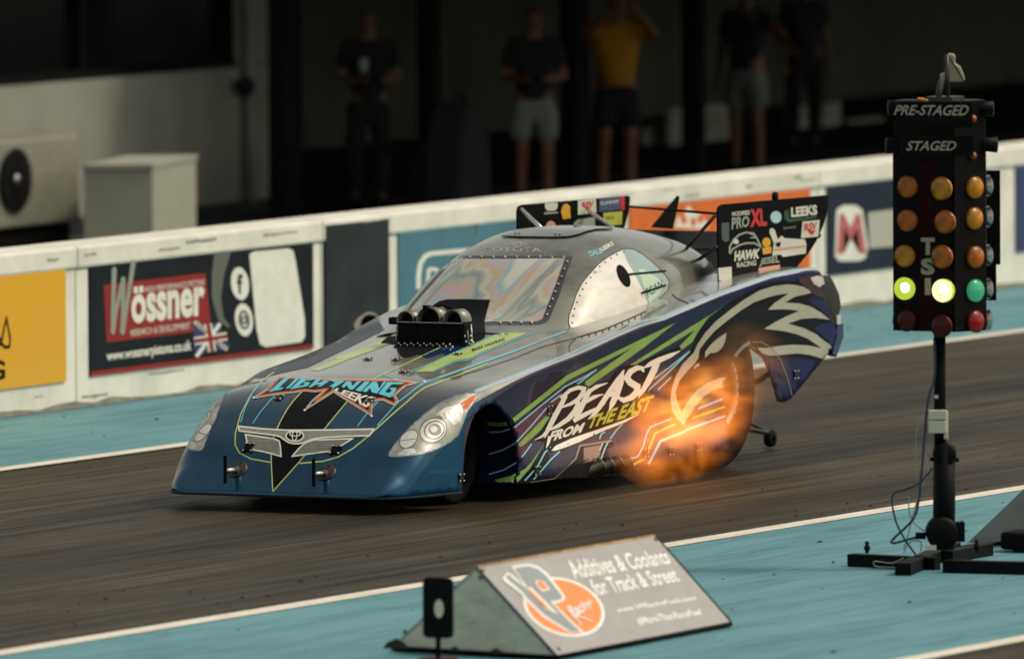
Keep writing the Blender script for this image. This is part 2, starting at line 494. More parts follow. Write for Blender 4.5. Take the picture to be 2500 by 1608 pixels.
def board(name, x0, x1, z0, z1, m, label, cat='banner', group=None, y=5.45, th=.012):
    t = empty(name, ((x0+x1)/2, y, z0), label=label, cat=cat, group=group)
    mb = MB(); mb.box((0, -th/2-.002, (z1-z0)/2), (x1-x0, th, z1-z0))
    mb.build('panel', m, t)
    t['_o'] = [x0, z0, y-th-.002]
    return t
def onboard(t, name, P2, m, layer=1, F=None, axis=1):
    """flat print laid on a vertical board: P2 in world (x, z)"""
    y = t['_o'][2] - .0012*layer - t.location.y
    if F is None:
        V, F = fill2d(P2, 1.)
    else: V = P2
    me = pymesh(name, [(v[0]-t.location.x, y, v[1]-t.location.z) for v in V], F)
    return link(name, me, m, t)
def wpx(pts, Y=5.435):
    return [(p.x, p.z) for p in [at(q, 1, Y) for q in pts]]
def wtext(t, s, quad, m, layer=2, name='lettering', shear=0., bold=0., sp=1.):
    V, F = text2d(s, shear, bold, sp)
    return onboard(t, name, quadmap(V, wpx(quad)), m, layer, F)
GB = 'advertising boards on the white safety wall'
yel = mat('yellow_print', (.72, .36, .004), .45, coat=.2)
navy = mat('navy_print', (.004, .006, .009), .45, var=.5, scale=2, spec=.15)
redp = mat('red_print', (.26, .018, .014), .5, spec=.2)
greyp = mat('grey_print', (.27, .29, .24), .4)
bluep = mat('blue_print', (.05, .165, .215), .4, coat=.2, var=.15, scale=2)
orangep = mat('orange_print', (.66, .13, .008), .4, coat=.2, var=.08)
darkgrey = mat('charcoal_panel', (.016, .021, .023), .6, var=.35, scale=3, spec=.2)
darknavy = mat('dark_navy_print', (.006, .013, .028), .5, var=.2, spec=.2)
pinkred = mat('faded_red_print', (.45, .10, .10), .45)
ublue = mat('flag_blue', (.015, .03, .11), .4)

b = board('advertising_board', 3.2, 6.37, .19, .955, yel, 'yellow advertising board with black handwritten letters on the white wall', 'banner', GB)
V, F = strip2d(wpx([(-8, 810), (4, 835), (10, 800), (16, 776), (20, 800), (25, 825), (23, 845), (14, 848), (2, 838), (-20, 850)]), .022, .02)
onboard(b, 'lettering', V, blackmatte, 1, F)
V, F = text2d('G', 0, .03)
onboard(b, 'lettering', quadmap(V, wpx([(-28, 874), (13, 880), (13, 926), (-28, 930)])), blackmatte, 1, F)
V, F = text2d("TRAILERS", 0, .03)

b = board('advertising_board', 6.70, 9.86, .205, .955, navy, 'black advertising board with a red lettered box and a torn union flag', 'banner', GB)
onboard(b, 'border', [(6.70, .205), (9.86, .205), (9.86, .235), (6.70, .235)], redp, 1)
onboard(b, 'red_box', wpx(zW((255, 460), (1450, 320), (1520, 985), (290, 1135))), redp, 1)
for path, wd in ((zW((375, 290), (365, 600), (360, 1000)), [12, 10, 11]), (zW((360, 1000), (400, 740), (480, 400)), [11, 9, 11]), (zW((480, 400), (480, 740), (472, 1000)), [11, 9, 12]), (zW((472, 1000), (545, 560), (600, 190)), [12, 9, 12])):
    V, F = strip2d(path, wd, 6)
    onboard(b, 'lettering', wpx(V), greyp, 3+random.random()*.3, F)
    for q, r in ((path[0], wd[0]/2), (path[-1], wd[-1]/2)):
        onboard(b, 'lettering', wpx(ellipse(q, r, r*1.6, 14)), greyp, 3.5+random.random()*.3)
wtext(b, 'ossner', zW((575, 575), (1440, 470), (1440, 820), (580, 920)), white_paint, 2, bold=.035)
wtext(b, 'HIGH PERFORMANCE PISTONS', zW((735, 478), (1440, 390), (1440, 460), (735, 550)), white_paint, 2)
for q in ((632, 520), (695, 512)):
    onboard(b, 'lettering', wpx(zW((q[0]-26, q[1]-40), (q[0]+24, q[1]-44), (q[0]+24, q[1]+36), (q[0]-26, q[1]+40))), white_paint, 2)
wtext(b, 'RESEARCH & DEVELOPMENT', zW((570, 985), (1270, 895), (1275, 970), (575, 1060)), white_paint, 2)
wtext(b, 'www.wossnerpistons.co.uk', zW((280, 1240), (1280, 1100), (1290, 1260), (295, 1380)), white_paint, 2, bold=.03)
# union flag, torn-edged
fl = zW((1310, 870), (1420, 920), (1620, 900), (1640, 1000), (1740, 1180), (1660, 1230), (1540, 1215), (1420, 1260), (1330, 1320), (1310, 1150))
onboard(b, 'flag', wpx(fl), ublue, 2)
for a, c, wd in ((zW((1320, 890))[0], zW((1700, 1220))[0], 9), (zW((1620, 910))[0], zW((1340, 1300))[0], 9)):
    V, F = strip2d([a, c], wd, 20); onboard(b, 'flag', wpx(V), white_paint, 3+wd*.01+random.random()*.2, F)
for a, c, wd in ((zW((1475, 915))[0], zW((1525, 1240))[0], 19), (zW((1315, 1120))[0], zW((1700, 1060))[0], 19)):
    V, F = strip2d([a, c], wd, 20); onboard(b, 'flag', wpx(V), white_paint, 4+random.random()*.2, F)
for a, c, wd in ((zW((1475, 915))[0], zW((1525, 1240))[0], 10), (zW((1315, 1120))[0], zW((1700, 1060))[0], 10), (zW((1330, 900))[0], zW((1690, 1215))[0], 3)):
    V, F = strip2d([a, c], wd, 20); onboard(b, 'flag', wpx(V), redp, 5+random.random()*.2, F)
# grey swirl, two round badges, blank white card
V, F = strip2d(zQ((120, 130), (60, 420), (40, 700), (90, 950), (190, 1050)), [40, 30, 22, 14, 6], 8)
onboard(b, 'swirl', wpx(V), mat('olive_grey_print', (.11, .115, .09), .4), 1, F)
for c in ((315, 540), (362, 965)):
    onboard(b, 'badge', wpx(zQ(*ellipse(c, 105, 195, 24, -.12))), white_paint, 2)
V, F = text2d('f', 0, .03); onboard(b, 'lettering', quadmap(V, wpx(zQ((270, 420), (345, 430), (345, 660), (290, 660)))), darkgrey, 3, F)
V, F = strip2d(zQ(*ellipse((362, 965), 52, 100, 20, -.12)), 5, 6, True); onboard(b, 'badge_mark', wpx(V), darkgrey, 3, F)
V, F = strip2d(zQ(*ellipse((362, 965), 24, 46, 16, -.12)), 4, 6, True); onboard(b, 'badge_mark', wpx(V), darkgrey, 3, F)
onboard(b, 'card', wpx(zQ((425, 200), (470, 165), (880, 125), (940, 150), (965, 250), (1075, 950), (1080, 1160), (1040, 1225), (620, 1285), (550, 1250), (510, 1080))), white_paint, 2)
b = board('wall_panel', 10.03, 10.97, .02, 1.035, darkgrey, 'plain charcoal panel on the wall between the black and the blue boards', 'panel', None, th=.02)
b = board('advertising_board', 11.13, 14.6, .2, .965, bluep, 'teal blue advertising board with white rounded frame behind the race car', 'banner', GB)
V, F = strip2d(zP((500, 1080), (505, 880), (530, 700), (600, 590), (700, 545), (1250, 500), (1900, 440), (2400, 420)), 11, 6)
onboard(b, 'frame_line', wpx(V), white_paint, 1, F)
V, F = strip2d(zP((645, 1000), (655, 800), (700, 775), (770, 790), (830, 850), (850, 1000)), 9, 6)
onboard(b, 'lettering', wpx(V), white_paint, 1, F)
onboard(b, 'rust_stain', wpx(zP((1350, 110), (1390, 100), (1388, 260), (1355, 265))), mat('rust_stain', (.10, .09, .055), .7), 1)
b = board('advertising_board', 14.72, 17.70, .34, .955, orangep, 'orange advertising board with white pattern behind the rear spoiler', 'banner', GB)
onboard(b, 'pattern', wpx(zS((1160, 300), (1185, 215), (1215, 250), (1255, 145), (1300, 200), (1340, 195), (1400, 290), (1380, 310))), white_paint, 1)
for c in ((1225, 250), (1290, 260), (1340, 240)):
    onboard(b, 'pattern', wpx(zS(*ellipse(c, 22, 30, 12))), orangep, 2)
b = board('advertising_board', 17.99, 20.45, .27, .955, darknavy, 'dark navy advertising board with a red and white M emblem behind the starting tree', 'banner', GB)
onboard(b, 'emblem', wpx(zM((190, 500), (240, 465), (340, 465), (385, 500), (430, 780), (410, 860), (360, 885), (210, 885), (180, 850))), white_paint, 1)
V, F = text2d('M', 0, .03); onboard(b, 'lettering', quadmap(V, wpx(zM((215, 530), (370, 530), (415, 830), (195, 830)))), pinkred, 2, F)
onboard(b, 'pale_band', wpx(zM((430, 520), (680, 490), (680, 770), (440, 790))), mat('pale_print', (.42, .40, .34), .5), 1)
b = board('advertising_board', 21.32, 24.5, .27, .955, mat('royal_blue_print', (.02, .03, .10), .45), 'blue advertising board at the right end of the wall', 'banner', GB)

# small beige lamp at the foot of the wall
t = empty('trackside_lamp', tuple(at((893, 812), 1, 4.95)), label='small beige hooded lamp standing at the foot of the wall behind the bonnet', cat='lamp')
beige = mat('beige_plastic', (.62, .55, .40), .5)
mb = MB(); mb.tube([(0, 0, -.18), (0, 0, .02)], .02); mb.build('stem', black, t)
mb = MB(); mb.lathe((0, 0, .05), (-.5, -.8, .1), [(-.06, .01), (-.05, .06), (.06, .085), (.065, .08)], 16); mb.build('hood', beige, t)
mb = MB(); mb.lathe((-.05, -.06, .05), (-1, -.2, .1), [(0, .02), (.01, .075), (.02, .07)], 16); mb.build('bezel', blackmatte, t)

# ------------------------------------------------------------------ far paddock behind the wall
YB = 16.0
facade_m = mat('rendered_facade', (.26, .255, .215), .8, var=.14, scale=1.3, bump=.3)
glass_dark = mat('dark_window_glass', (.002, .003, .003), .15, spec=.1)
t = empty('pit_building', (22, YB, 0), label='grey rendered pit building with a wide dark window, left of the open bay', cat='building')
def bpart(name, mb, m, **k):
    o = mb.build(name, m, **k); o.parent = t; o.matrix_parent_inverse = Matrix.Translation((-22, -YB, 0)); return o
xr = at((655, 300), 1, YB).x       # right end of the facade
xw = at((578, 100), 1, YB).x
zw = at((300, 182), 1, YB).z
wl = 10.0
bpart('wall', MB().box(((wl+xr)/2-5, YB+.15, (zw-.02)/2), (xr-wl+10, .3, zw-.02)), facade_m)
bpart('wall', MB().box(((xw+xr)/2, YB+.15, (zw+3.1)/2), (xr-xw, .3, 3.1-zw)), facade_m)
bpart('wall', MB().box(((wl+xw)/2-5, YB+.15, 3.0), (xw-wl+10, .3, .2)), facade_m)
fr = bpart('window', MB().box(((wl+xw)/2-5, YB+.06, zw+.03), (xw-wl+10, .1, .06)), blackmatte)
for i in range(7):
    xx = xw - .04 - i*2.6
    bpart('mullion', MB().box((xx, YB+.07, (zw+2.9)/2), (.07, .08, 2.9-zw-.12)), blackmatte)
bpart('pane', MB().box(((wl+xw)/2-5, YB+.12, (zw+2.9)/2), (xw-wl+10, .02, 2.9-zw)), glass_dark)
bpart('plinth', MB().box(((wl+xr)/2-5, YB-.04, .06), (xr-wl+10, .1, .12)), darkgrey)
bpart('downpipe', MB().tube([(xr-.45, YB-.06, .1), (xr-.45, YB-.06, 3.0)], .05), facade_m)
p = at((600, 212), 1, YB-.1)
bpart('wall_lamp', MB().ball((p.x, p.y, p.z), .085, 12), darkgrey)

t = empty('open_garage', (34, 19, 0), label='dark open garage bay with a dim back wall behind the spectators', cat='building')
def gpart(name, mb, m, **k):
    o = mb.build(name, m, **k); o.parent = t; o.matrix_parent_inverse = Matrix.Translation((-34, -19, 0)); return o
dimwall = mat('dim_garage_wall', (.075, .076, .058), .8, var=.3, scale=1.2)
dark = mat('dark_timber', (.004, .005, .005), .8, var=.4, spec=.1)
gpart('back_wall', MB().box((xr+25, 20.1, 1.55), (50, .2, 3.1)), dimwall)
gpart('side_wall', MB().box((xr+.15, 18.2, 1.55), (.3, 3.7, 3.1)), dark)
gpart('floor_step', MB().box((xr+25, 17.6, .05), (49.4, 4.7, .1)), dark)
gpart('roof', MB().box((xr+28, 15.0, 2.95), (60, 10.4, .18)), dark)  # unseen roof, extended towards the track to darken the background
for px in (668, 1004, 1345, 1622):
    q = at((px*1.0443, 400), 1, 15.2)
    gpart('post', MB().box((q.x, 15.2, 1.55), (.30 if px == 668 else .14 if px == 1004 else .28 if px == 1345 else .16, .16, 3.1)), dark)
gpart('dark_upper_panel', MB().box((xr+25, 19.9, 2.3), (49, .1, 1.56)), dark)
gpart('shade_lintel', MB().box((xr+28, 9.75, 2.75), (60, .2, .60)), dark)  # unseen beam, added low to keep daylight off the spectators
bpart('roof', MB().box((xr-22, 15.2, 3.25), (40, 6.4, .18)), dark)  # unseen overhang, added to shade the building front
for px0, px1, py0, py1, yy in ((1560, 1700, 255, 470, 17.2), (1500, 1560, 300, 480, 17.4), (1840, 1960, 250, 460, 17.5), (1980, 2060, 280, 470, 17.5)):
    a = at((px0*1.0443, py0*1.0443), 1, yy); c = at((px1*1.0443, py1*1.0443), 1, yy)
    gpart('panel', MB().box(((a.x+c.x)/2, yy, (a.z+max(c.z, .1))/2), (c.x-a.x, .05, a.z-max(c.z, .1))), mat('grey_panel', (.30, .30, .25), .7, var=.3))

# air conditioner and white cabinet behind the wall
acm = mat('cream_metal', (.20, .195, .15), .5, var=.1)
p0 = at((-50, 350), 1, 13.2); p1 = at((196, 540), 1, 13.2)
t = empty('air_conditioner', ((p0.x+p1.x)/2, 13.2, p1.z), label='cream air conditioning unit with round black fan at the left edge', cat='air conditioner')
ww = p1.x-p0.x; hh = p0.z-p1.z
MB().box((0, .25, hh/2), (ww, .5, hh)).build('casing', acm, t, bevel=.02)
f = at((36, 440), 1, 13.19)
fx = f.x - t.location.x; fz = f.z - t.location.z
g = MB().lathe((fx, -.012, fz), (0, -1, 0), [(-.01, .01), (0, .24), (.012, .25), (.014, .24), (.004, .0)], 32).build('fan_grille', blackmatte, t)
MB().lathe((fx, -.03, fz), (0, -1, 0), [(0, .0), (.001, .05), (.012, .045), (.014, 0.)], 16).build('fan_hub', steel, g)
for k in range(5):
    an = 2*math.pi*k/5
    MB().box((fx+.13*math.cos(an), -.02, fz+.13*math.sin(an)), (.17, .012, .06), Matrix.Rotation(-an, 3, 'Y')).build('fan_blade', blackmatte, g)
MB().box((0, .25, -.25), (ww*.9, .4, .5)).build('stand', blackmatte, t)
cabm = mat('cabinet_paint', (.30, .30, .235), .6, var=.05)
e0 = at((372, 420), 1, 12.2); el = at((204, 420), 0, 0) if False else None
t = empty('utility_cabinet', (e0.x, 12.2, 0), label='pale square utility cabinet standing behind the wall beside the air conditioner', cat='cabinet')
# a box turned so that its near vertical edge shows between a dark left and a pale right face
dirL = (at((204, 400), 1, 12.65) - Vector((e0.x, 12.2, 0))); dirL.z = 0
dirR = (at((478, 400), 1, 12.6) - Vector((e0.x, 12.2, 0))); dirR.z = 0
zt_ = at((372, 402), 1, 12.2).z
A = Vector((0, 0, 0)); B_ = dirL; C_ = dirR
MB().prism([A, A+C_, A+C_+B_, A+B_], (0, 0, zt_-.03)).build('body', cabm, t)
k = 1.03
MB().prism([Vector((p.x*1., p.y, zt_-.03)) for p in (A-(B_+C_)*.02, A+C_*1.02-B_*.02, A+(C_+B_)*1.02, A+B_*1.02-C_*.02)], (0, 0, .035)).build('lid', cabm, t)
# ------------------------------------------------------------------ spectators
def skinbody(name, joints, bones, m, parent=None, sub=2):
    me = bpy.data.meshes.new(name)
    names = list(joints)
    me.from_pydata([joints[n][:3] for n in names], [(names.index(a), names.index(b)) for a, b in bones], [])
    o = link(name, me, m, parent)
    md = o.modifiers.new('skin', 'SKIN'); md.use_smooth_shade = True
    for i, n in enumerate(names):
        r = joints[n][3]
        rr = r if isinstance(r, tuple) else (r, r)
        me.skin_vertices[0].data[i].radius = rr
        me.skin_vertices[0].data[i].use_root = (i == 0)
    sb = o.modifiers.new('sub', 'SUBSURF'); sb.levels = sub; sb.render_levels = sub
    return o
def person(px, py_, Y, yaw, label, top, bottom, skinm, hairm, pose='stand', h=1.76, longpants=False, shoes=None):
    q = at((px, py_), 1, Y)
    t = empty('person', (q.x, Y, 0), label=label, cat='person', group='spectators behind the wall')
    t.rotation_euler = (0, 0, yaw)
    s = h/1.76
    J = {'pelvis': (0, 0, .95, .14), 'waist': (0, 0, 1.10, .125), 'chest': (0, .01, 1.32, .15), 'neckb': (0, 0, 1.47, .075), 'neck': (0, -.01, 1.54, .055), 'head': (0, -.02, 1.62, .085), 'crown': (0, -.01, 1.72, .07)}
    Bn = [('pelvis', 'waist'), ('waist', 'chest'), ('chest', 'neckb'), ('neckb', 'neck'), ('neck', 'head'), ('head', 'crown')]
    for sd_, sx in (('l', -1), ('r', 1)):
        J.update({'hip'+sd_: (.095*sx, 0, .88, .095), 'knee'+sd_: (.11*sx, -.02, .50, .060), 'calf'+sd_: (.115*sx, .015, .36, .056), 'ank'+sd_: (.12*sx, .01, .09, .038), 'toe'+sd_: (.135*sx, -.13, .04, .035)})
        Bn += [('pelvis', 'hip'+sd_), ('hip'+sd_, 'knee'+sd_), ('knee'+sd_, 'calf'+sd_), ('calf'+sd_, 'ank'+sd_), ('ank'+sd_, 'toe'+sd_)]
        if pose == 'raise':
            E_ = (.30*sx, -.16, 1.36); H_ = (.12*sx, -.26, 1.56)
        elif pose == 'point' and sx > 0:
            E_ = (.36*sx, -.12, 1.30); H_ = (.52*sx, -.25, 1.20)
        elif pose == 'hold':
            E_ = (.26*sx, -.02, 1.14); H_ = (.13*sx, -.26, 1.14)
        else:
            E_ = (.25*sx, .03, 1.14); H_ = (.25*sx, -.06, .90)
        J.update({'sh'+sd_: (.18*sx, 0, 1.43, .062), 'el'+sd_: (*E_, .042), 'wr'+sd_: (*H_, .030)})
        hv = (Vector(H_)-Vector(E_)).normalized()
        J['ha'+sd_] = (*(Vector(H_)+hv*.09), .032)
        Bn += [('chest', 'sh'+sd_), ('sh'+sd_, 'el'+sd_), ('el'+sd_, 'wr'+sd_), ('wr'+sd_, 'ha'+sd_)]
        for f in range(4):
            side = Vector((0, 0, 1)).cross(hv).normalized()*(.014*(f-1.5))
            J['fg%s%d' % (sd_, f)] = (*(Vector(H_)+hv*(.165-.01*abs(f-1.2))+side), .008)
            Bn.append(('ha'+sd_, 'fg%s%d' % (sd_, f)))
        J['th'+sd_] = (*(Vector(H_)+hv*.10+Vector((-.04*sx, -.01, 0))), .010); Bn.append(('ha'+sd_, 'th'+sd_))
    J = {k: (v[0]*s, v[1]*s, v[2]*s, v[3]*s) for k, v in J.items()}
    skinbody('body', J, Bn, skinm, t)
    # clothes
    T = {'b': (0, 0, .90, .175), 'w': (0, 0, 1.10, .155), 'c': (0, .01, 1.32, .175), 'n': (0, 0, 1.46, .09)}
    TB = [('b', 'w'), ('w', 'c'), ('c', 'n')]
    for sx, k in ((-1, 'l'), (1, 'r')):
        e = Vector(J['el'+k][:3])/s; sh = Vector(J['sh'+k][:3])/s
        T['s'+k] = (*sh, .085); T['e'+k] = (*sh.lerp(e, .75), .068)
        TB += [('c', 's'+k), ('s'+k, 'e'+k)]
    skinbody('shirt', {k: tuple(x*s for x in v) for k, v in T.items()}, TB, top, t)
    P = {'w': (0, 0, 1.0, .16), 'p': (0, 0, .90, .17)}
    PB = [('w', 'p')]
    for sx, k in ((-1, 'l'), (1, 'r')):
        P['h'+k] = (.10*sx, 0, .82, .12); P['k'+k] = (.12*sx, -.01, .58, .10 if not longpants else .085); PB += [('p', 'h'+k), ('h'+k, 'k'+k)]
        if longpants:
            P['a'+k] = (.12*sx, .01, .12, .065); PB.append(('k'+k, 'a'+k))
    skinbody('trousers' if longpants else 'shorts', {k: tuple(x*s for x in v) for k, v in P.items()}, PB, bottom, t)
    skinbody('hair', {'a': (0, .01*s, 1.70*s, .085*s), 'b': (0, .03*s, 1.66*s, .085*s)}, [('a', 'b')], hairm, t)
    for k in 'lr':
        a = Vector(J['ank'+k][:3]); c = Vector(J['toe'+k][:3])
        MB().tube([(a.x, a.y+.05, .06), (a.x, a.y, .055), (c.x, c.y-.02, .045)], [.05, .05, .045]).build('shoe', shoes or blackmatte, t)
    fx = MB(); hz = 1.635*s
    fx.ball((-.032*s, -.098*s, hz), .012*s, 8); fx.ball((.032*s, -.098*s, hz), .012*s, 8); fx.build('eye', blackmatte, t)
    MB().tube([(0, -.095*s, hz), (0, -.125*s, hz-.035*s)], [.008, .016]).build('nose', skinm, t)
    return t
sk = mat('skin_tan', (.15, .060, .026), .55, var=.12, scale=5)
sk2 = mat('skin_pale', (.17, .085, .045), .55, var=.1, scale=5)
hairm = mat('brown_hair', (.03, .018, .01), .6)
hair2 = mat('fair_hair', (.16, .10, .05), .6)
greysh = mat('pale_grey_cloth', (.17, .185, .165), .9, var=.12)
darkcl = mat('black_cloth', (.004, .005, .006), .9, var=.3)
yellowcl = mat('mustard_cloth', (.34, .16, .004), .9, var=.12)
navycl = mat('navy_cloth', (.006, .010, .025), .9, var=.3)
whitecl = mat('white_cloth', (.3, .3, .27), .9)
Np = lambda x, y: (x*1.04428, y*1.04428)
FACE = math.radians(-60)
person(*Np(1249, 400), 14.0, FACE, 'person in a black top and pale grey shorts standing behind the wall', darkcl, greysh, sk, hairm, 'hold', 1.74)
person(*Np(1442, 400), 14.0, FACE+.2, 'person in a mustard yellow T-shirt and dark shorts standing behind the wall', yellowcl, darkcl, sk, hairm, 'raise', 1.84)
person(*Np(1745, 330), 15.0, FACE-.5, 'person in a navy top leaning near the starting tree with pale shorts', navycl, greysh, sk2, hair2, 'point', 1.74)
person(*Np(862, 400), 15.4, FACE+.1, 'person dressed in black standing in the dark bay holding a pale cup', darkcl, darkcl, sk2, hairm, 'hold', 1.72, True)
person(*Np(1880, 330), 16.2, FACE+.4, 'person in dark clothes standing in the shade right of the navy one', navycl, darkcl, sk2, hairm, 'stand', 1.7, True)
q = at(Np(850, 152), 1, 15.1)
MB().lathe((0, 0, 0), (0, 0, 1), [(-.06, .03), (.05, .04), (.055, .0)], 12).build('cup', whitecl)
o = bpy.data.objects['cup']; o.location = q; tag(o, 'pale cup held by the person dressed in black', 'cup')
# black chair-backed bag and side table
q = at(Np(1115, 455), 1, 13.6); qt = at(Np(1115, 238), 1, 13.6)
t = empty('equipment_case', (q.x, 13.6, 0), label='large black soft equipment case standing left of the person in grey shorts', cat='case')
hh = qt.z
pts = [(-.30, .0), (-.32, .25), (-.27, hh*.6), (-.16, hh*.93), (0, hh), (.14, hh*.95), (.26, hh*.7), (.31, .3), (.31, 0)]
MB().prism([(x, 0, z) for x, z in pts], (0, .35, 0)).build('bag', darkcl, t, bevel=.05)
MB().tube([(-.1, .17, hh-.02), (-.08, .17, hh+.05), (.08, .17, hh+.05), (.1, .17, hh-.02)], .015).build('handle', blackmatte, t)
q = at(Np(965, 345), 1, 14.6)
t = empty('side_table', (q.x, 14.6, 0), label='small dark table between the person in black and the thin post', cat='table')
zt2 = max(q.z, .5)
MB().box((0, 0, zt2), (.75, .5, .05)).build('tabletop', dark, t)
for sx in (-1, 1):
    for sy in (-1, 1):
        MB().box((sx*.33, sy*.2, zt2/2-.02), (.04, .04, zt2-.03)).build('leg', dark, t)
# ------------------------------------------------------------------ the race car
car = empty('race_car', (0, 0, 0), label='dark blue drag racing funny car with hawk graphics and flames leaving its exhausts', cat='race car')
zs = interp([(-.97, .10), (-.93, .135), (-.8, .25), (-.66, .39), (-.5, .505), (-.35, .60), (-.2, .665), (-.05, .70), (.3, .74), (.62, .78), (1.16, .84), (2.03, .96), (2.35, .99), (3.13, 1.09), (3.86, 1.16), (4.4, 1.178), (4.55, 1.165), (4.62, 1.10), (4.66, .95), (4.75, .84), (4.82, .75)])
cr = interp([(-.97, 0), (-.7, .03), (-.2, .03), (.5, .035), (1.6, .05), (2.6, .03), (3.6, .012), (4.4, 0), (4.82, 0)])
wd_ = interp([(-.97, .62), (-.94, .685), (-.88, .745), (-.75, .81), (-.5, .868), (-.25, .915), (0, .94), (2, .94), (4.82, .93)])
rr_ = interp([(-.97, .15), (-.5, .15), (0, .10), (.4, .05), (1, .035), (4.82, .03)])
def zlow(x):
    if x < 3.2: return .10
    if x < 4.0: return .36
    return .36 + (x-4.03)*.5
def rr(x):
    return max(.004, min(rr_(x), .88*(zs(x)-zlow(x)))) if x < 4.81 else .004
def flare(x, z):
    a = min(1, max(0, (x-.35)/.35))*min(1, max(0, (3.3-x)/.3))
    t = min(1, max(0, (.34-z)/.16)); t = t*t*(3-2*t)
    c = math.sin(min(1, max(0, (z-.2)/max(.1, zs(x)-rr(x)-.2)))*math.pi)
    return a*(.055*t - .016*c)
def ztop(x, y):
    """height of the upper surface"""
    ww = wd_(x); r = rr(x); y = abs(y)
    if y <= ww-r:
        return zs(x) + cr(x)*(1-(y/(ww-r))**2)
    d = min(1, (y-(ww-r))/r)
    return zs(x) - r + r*math.sqrt(max(0, 1-d*d))
def farwarp(v):
    """the far flank sits a little lower and narrower"""
    if v[1] <= 0: return Vector(v)
    x, y, z = v
    s = min(1, y/.93)**2
    f = min(1, max(0, (z-.12)/.45))
    a = min(1, max(0, (x+.45)/.5))*min(1, max(0, (2.3-x)/.7))
    b = min(1, max(0, (.6-x)/.7))
    return Vector((x, y-(.03+.10*f)*s*b, z-.065*a*s*f))
V = []; F = []
XS = sorted(set([round(v, 4) for v in list(np.linspace(-.97, 0, 44)) + list(np.linspace(0, 4.4, 110)) + list(np.linspace(4.4, 4.82, 24))]))
NY = 22; NA = 7
for x in XS:
    ww = wd_(x); r = rr(x)
    half = [(u*(ww-r), None) for u in np.linspace(0, 1, NY)] + [(None, a) for a in np.linspace(0, math.pi/2, NA+1)[1:]]
    pr = []
    for y, a in half:
        if a is None: pr.append((y, zs(x)+cr(x)*(1-(y/(ww-r))**2)))
        else: pr.append((ww-r+r*math.sin(a), zs(x)-r+r*math.cos(a)))
    row = [(x, -y, z) for y, z in pr[::-1]] + [(x, y, z) for y, z in pr[1:]]
    V += row
nr = 2*(NY+NA)-1
for i in range(len(XS)-1):
    for k in range(nr-1):
        F.append((i*nr+k, i*nr+k+1, (i+1)*nr+k+1, (i+1)*nr+k))
V = [Vector(v) for v in V]
arch = [(-.30, .10), (-.295, .14), (-.27, .34), (-.24, .43), (-.2, .505), (-.15, .555), (-.09, .585), (.0, .602), (.08, .59), (.18, .54), (.25, .49), (.30, .44), (.335, .38), (.36, .32), (.375, .27), (.38, .23), (.37, .17), (.33, .10)]
rarch = [(3.21, .125), (3.205, .25), (3.2, .39), (3.195, .52), (3.24, .60), (3.31, .655), (3.42, .71), (3.55, .745), (3.64, .72), (3.74, .66), (3.83, .56), (3.9, .46), (3.95, .37), (4.03, .36), (4.14, .38), (4.77, .67), (4.815, .74)]
low = [(-.945, .108), (-.6, .10)] + arch + [(.86, .10), (1.3, .075), (1.89, .07), (2.35, .10)] + rarch
topx = [x for x in XS if -.945 < x < 4.815][::-1]
side = low + [(x, zs(x)-rr(x)) for x in topx]
sv_, sf_ = fill2d(side, .05)
for sg in (-1, 1):
    b0 = len(V)
    V += [Vector((x, sg*(wd_(x)+flare(x, z)), z)) for x, z in sv_]
    F += [tuple(i+b0 for i in (f if sg < 0 else f[::-1])) for f in sf_]
V = [farwarp(v) for v in V]
me = pymesh('body', V, F)
bm = bmesh.new(); bm.from_mesh(me)
bmesh.ops.remove_doubles(bm, verts=bm.verts, dist=.0035)
bmesh.ops.recalc_face_normals(bm, faces=bm.faces)
top = max(bm.faces, key=lambda f: f.calc_center_median().z)
if top.normal.z < 0: bmesh.ops.reverse_faces(bm, faces=bm.faces)
bm.to_mesh(me); bm.free()
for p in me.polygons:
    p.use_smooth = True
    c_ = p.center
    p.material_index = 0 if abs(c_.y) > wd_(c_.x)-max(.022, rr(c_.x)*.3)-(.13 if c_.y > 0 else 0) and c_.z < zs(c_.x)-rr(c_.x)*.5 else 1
body = link('body', me, [paint, top_sheen_paint, blackmatte], car)
md = body.modifiers.new('shell', 'SOLIDIFY'); md.thickness = .012; md.offset = -1; md.material_offset = 2; md.material_offset_rim = 0
bodyV = [v.co.copy() for v in me.vertices]; bodyF = [tuple(p.vertices) for p in me.polygons]

# cabin
cw = interp([(1.40, .57), (1.64, .63), (2.2, .66), (3.0, .66), (3.6, .60), (4.1, .44), (4.4, .22), (4.5, .06)])
ct = interp([(1.40, .93), (1.64, .985), (2.21, 1.35), (2.46, 1.44), (2.76, 1.49), (3.07, 1.487), (3.57, 1.425), (3.85, 1.345), (4.04, 1.27), (4.24, 1.16), (4.42, 1.04), (4.5, .99)])
CN = 2.7
def cabpt(x, an):
    zb = zs(x)-.03; h = max(.01, ct(x)-zb); c, s = math.cos(an), math.sin(an)
    return Vector((x, cw(x)*math.copysign(abs(c)**(2/CN), c), zb+h*abs(s)**(2/CN)))
CX = list(np.linspace(1.40, 2.5, 46)) + list(np.linspace(2.5, 4.5, 62))[1:]
NC = 56
cV = []; cF = []
angs = [math.pi*(.5-.5*math.cos(math.pi*i/NC)) if False else math.pi*i/NC for i in range(NC+1)]
for x in CX:
    cV += [cabpt(x, a) for a in angs]
for i in range(len(CX)-1):
    for k in range(NC):
        cF.append((i*(NC+1)+k, (i+1)*(NC+1)+k, (i+1)*(NC+1)+k+1, i*(NC+1)+k+1))
cme = pymesh('cabin', cV, cF)
bm = bmesh.new(); bm.from_mesh(cme); bmesh.ops.recalc_face_normals(bm, faces=bm.faces)
tp = max(bm.faces, key=lambda f: f.calc_center_median().z)
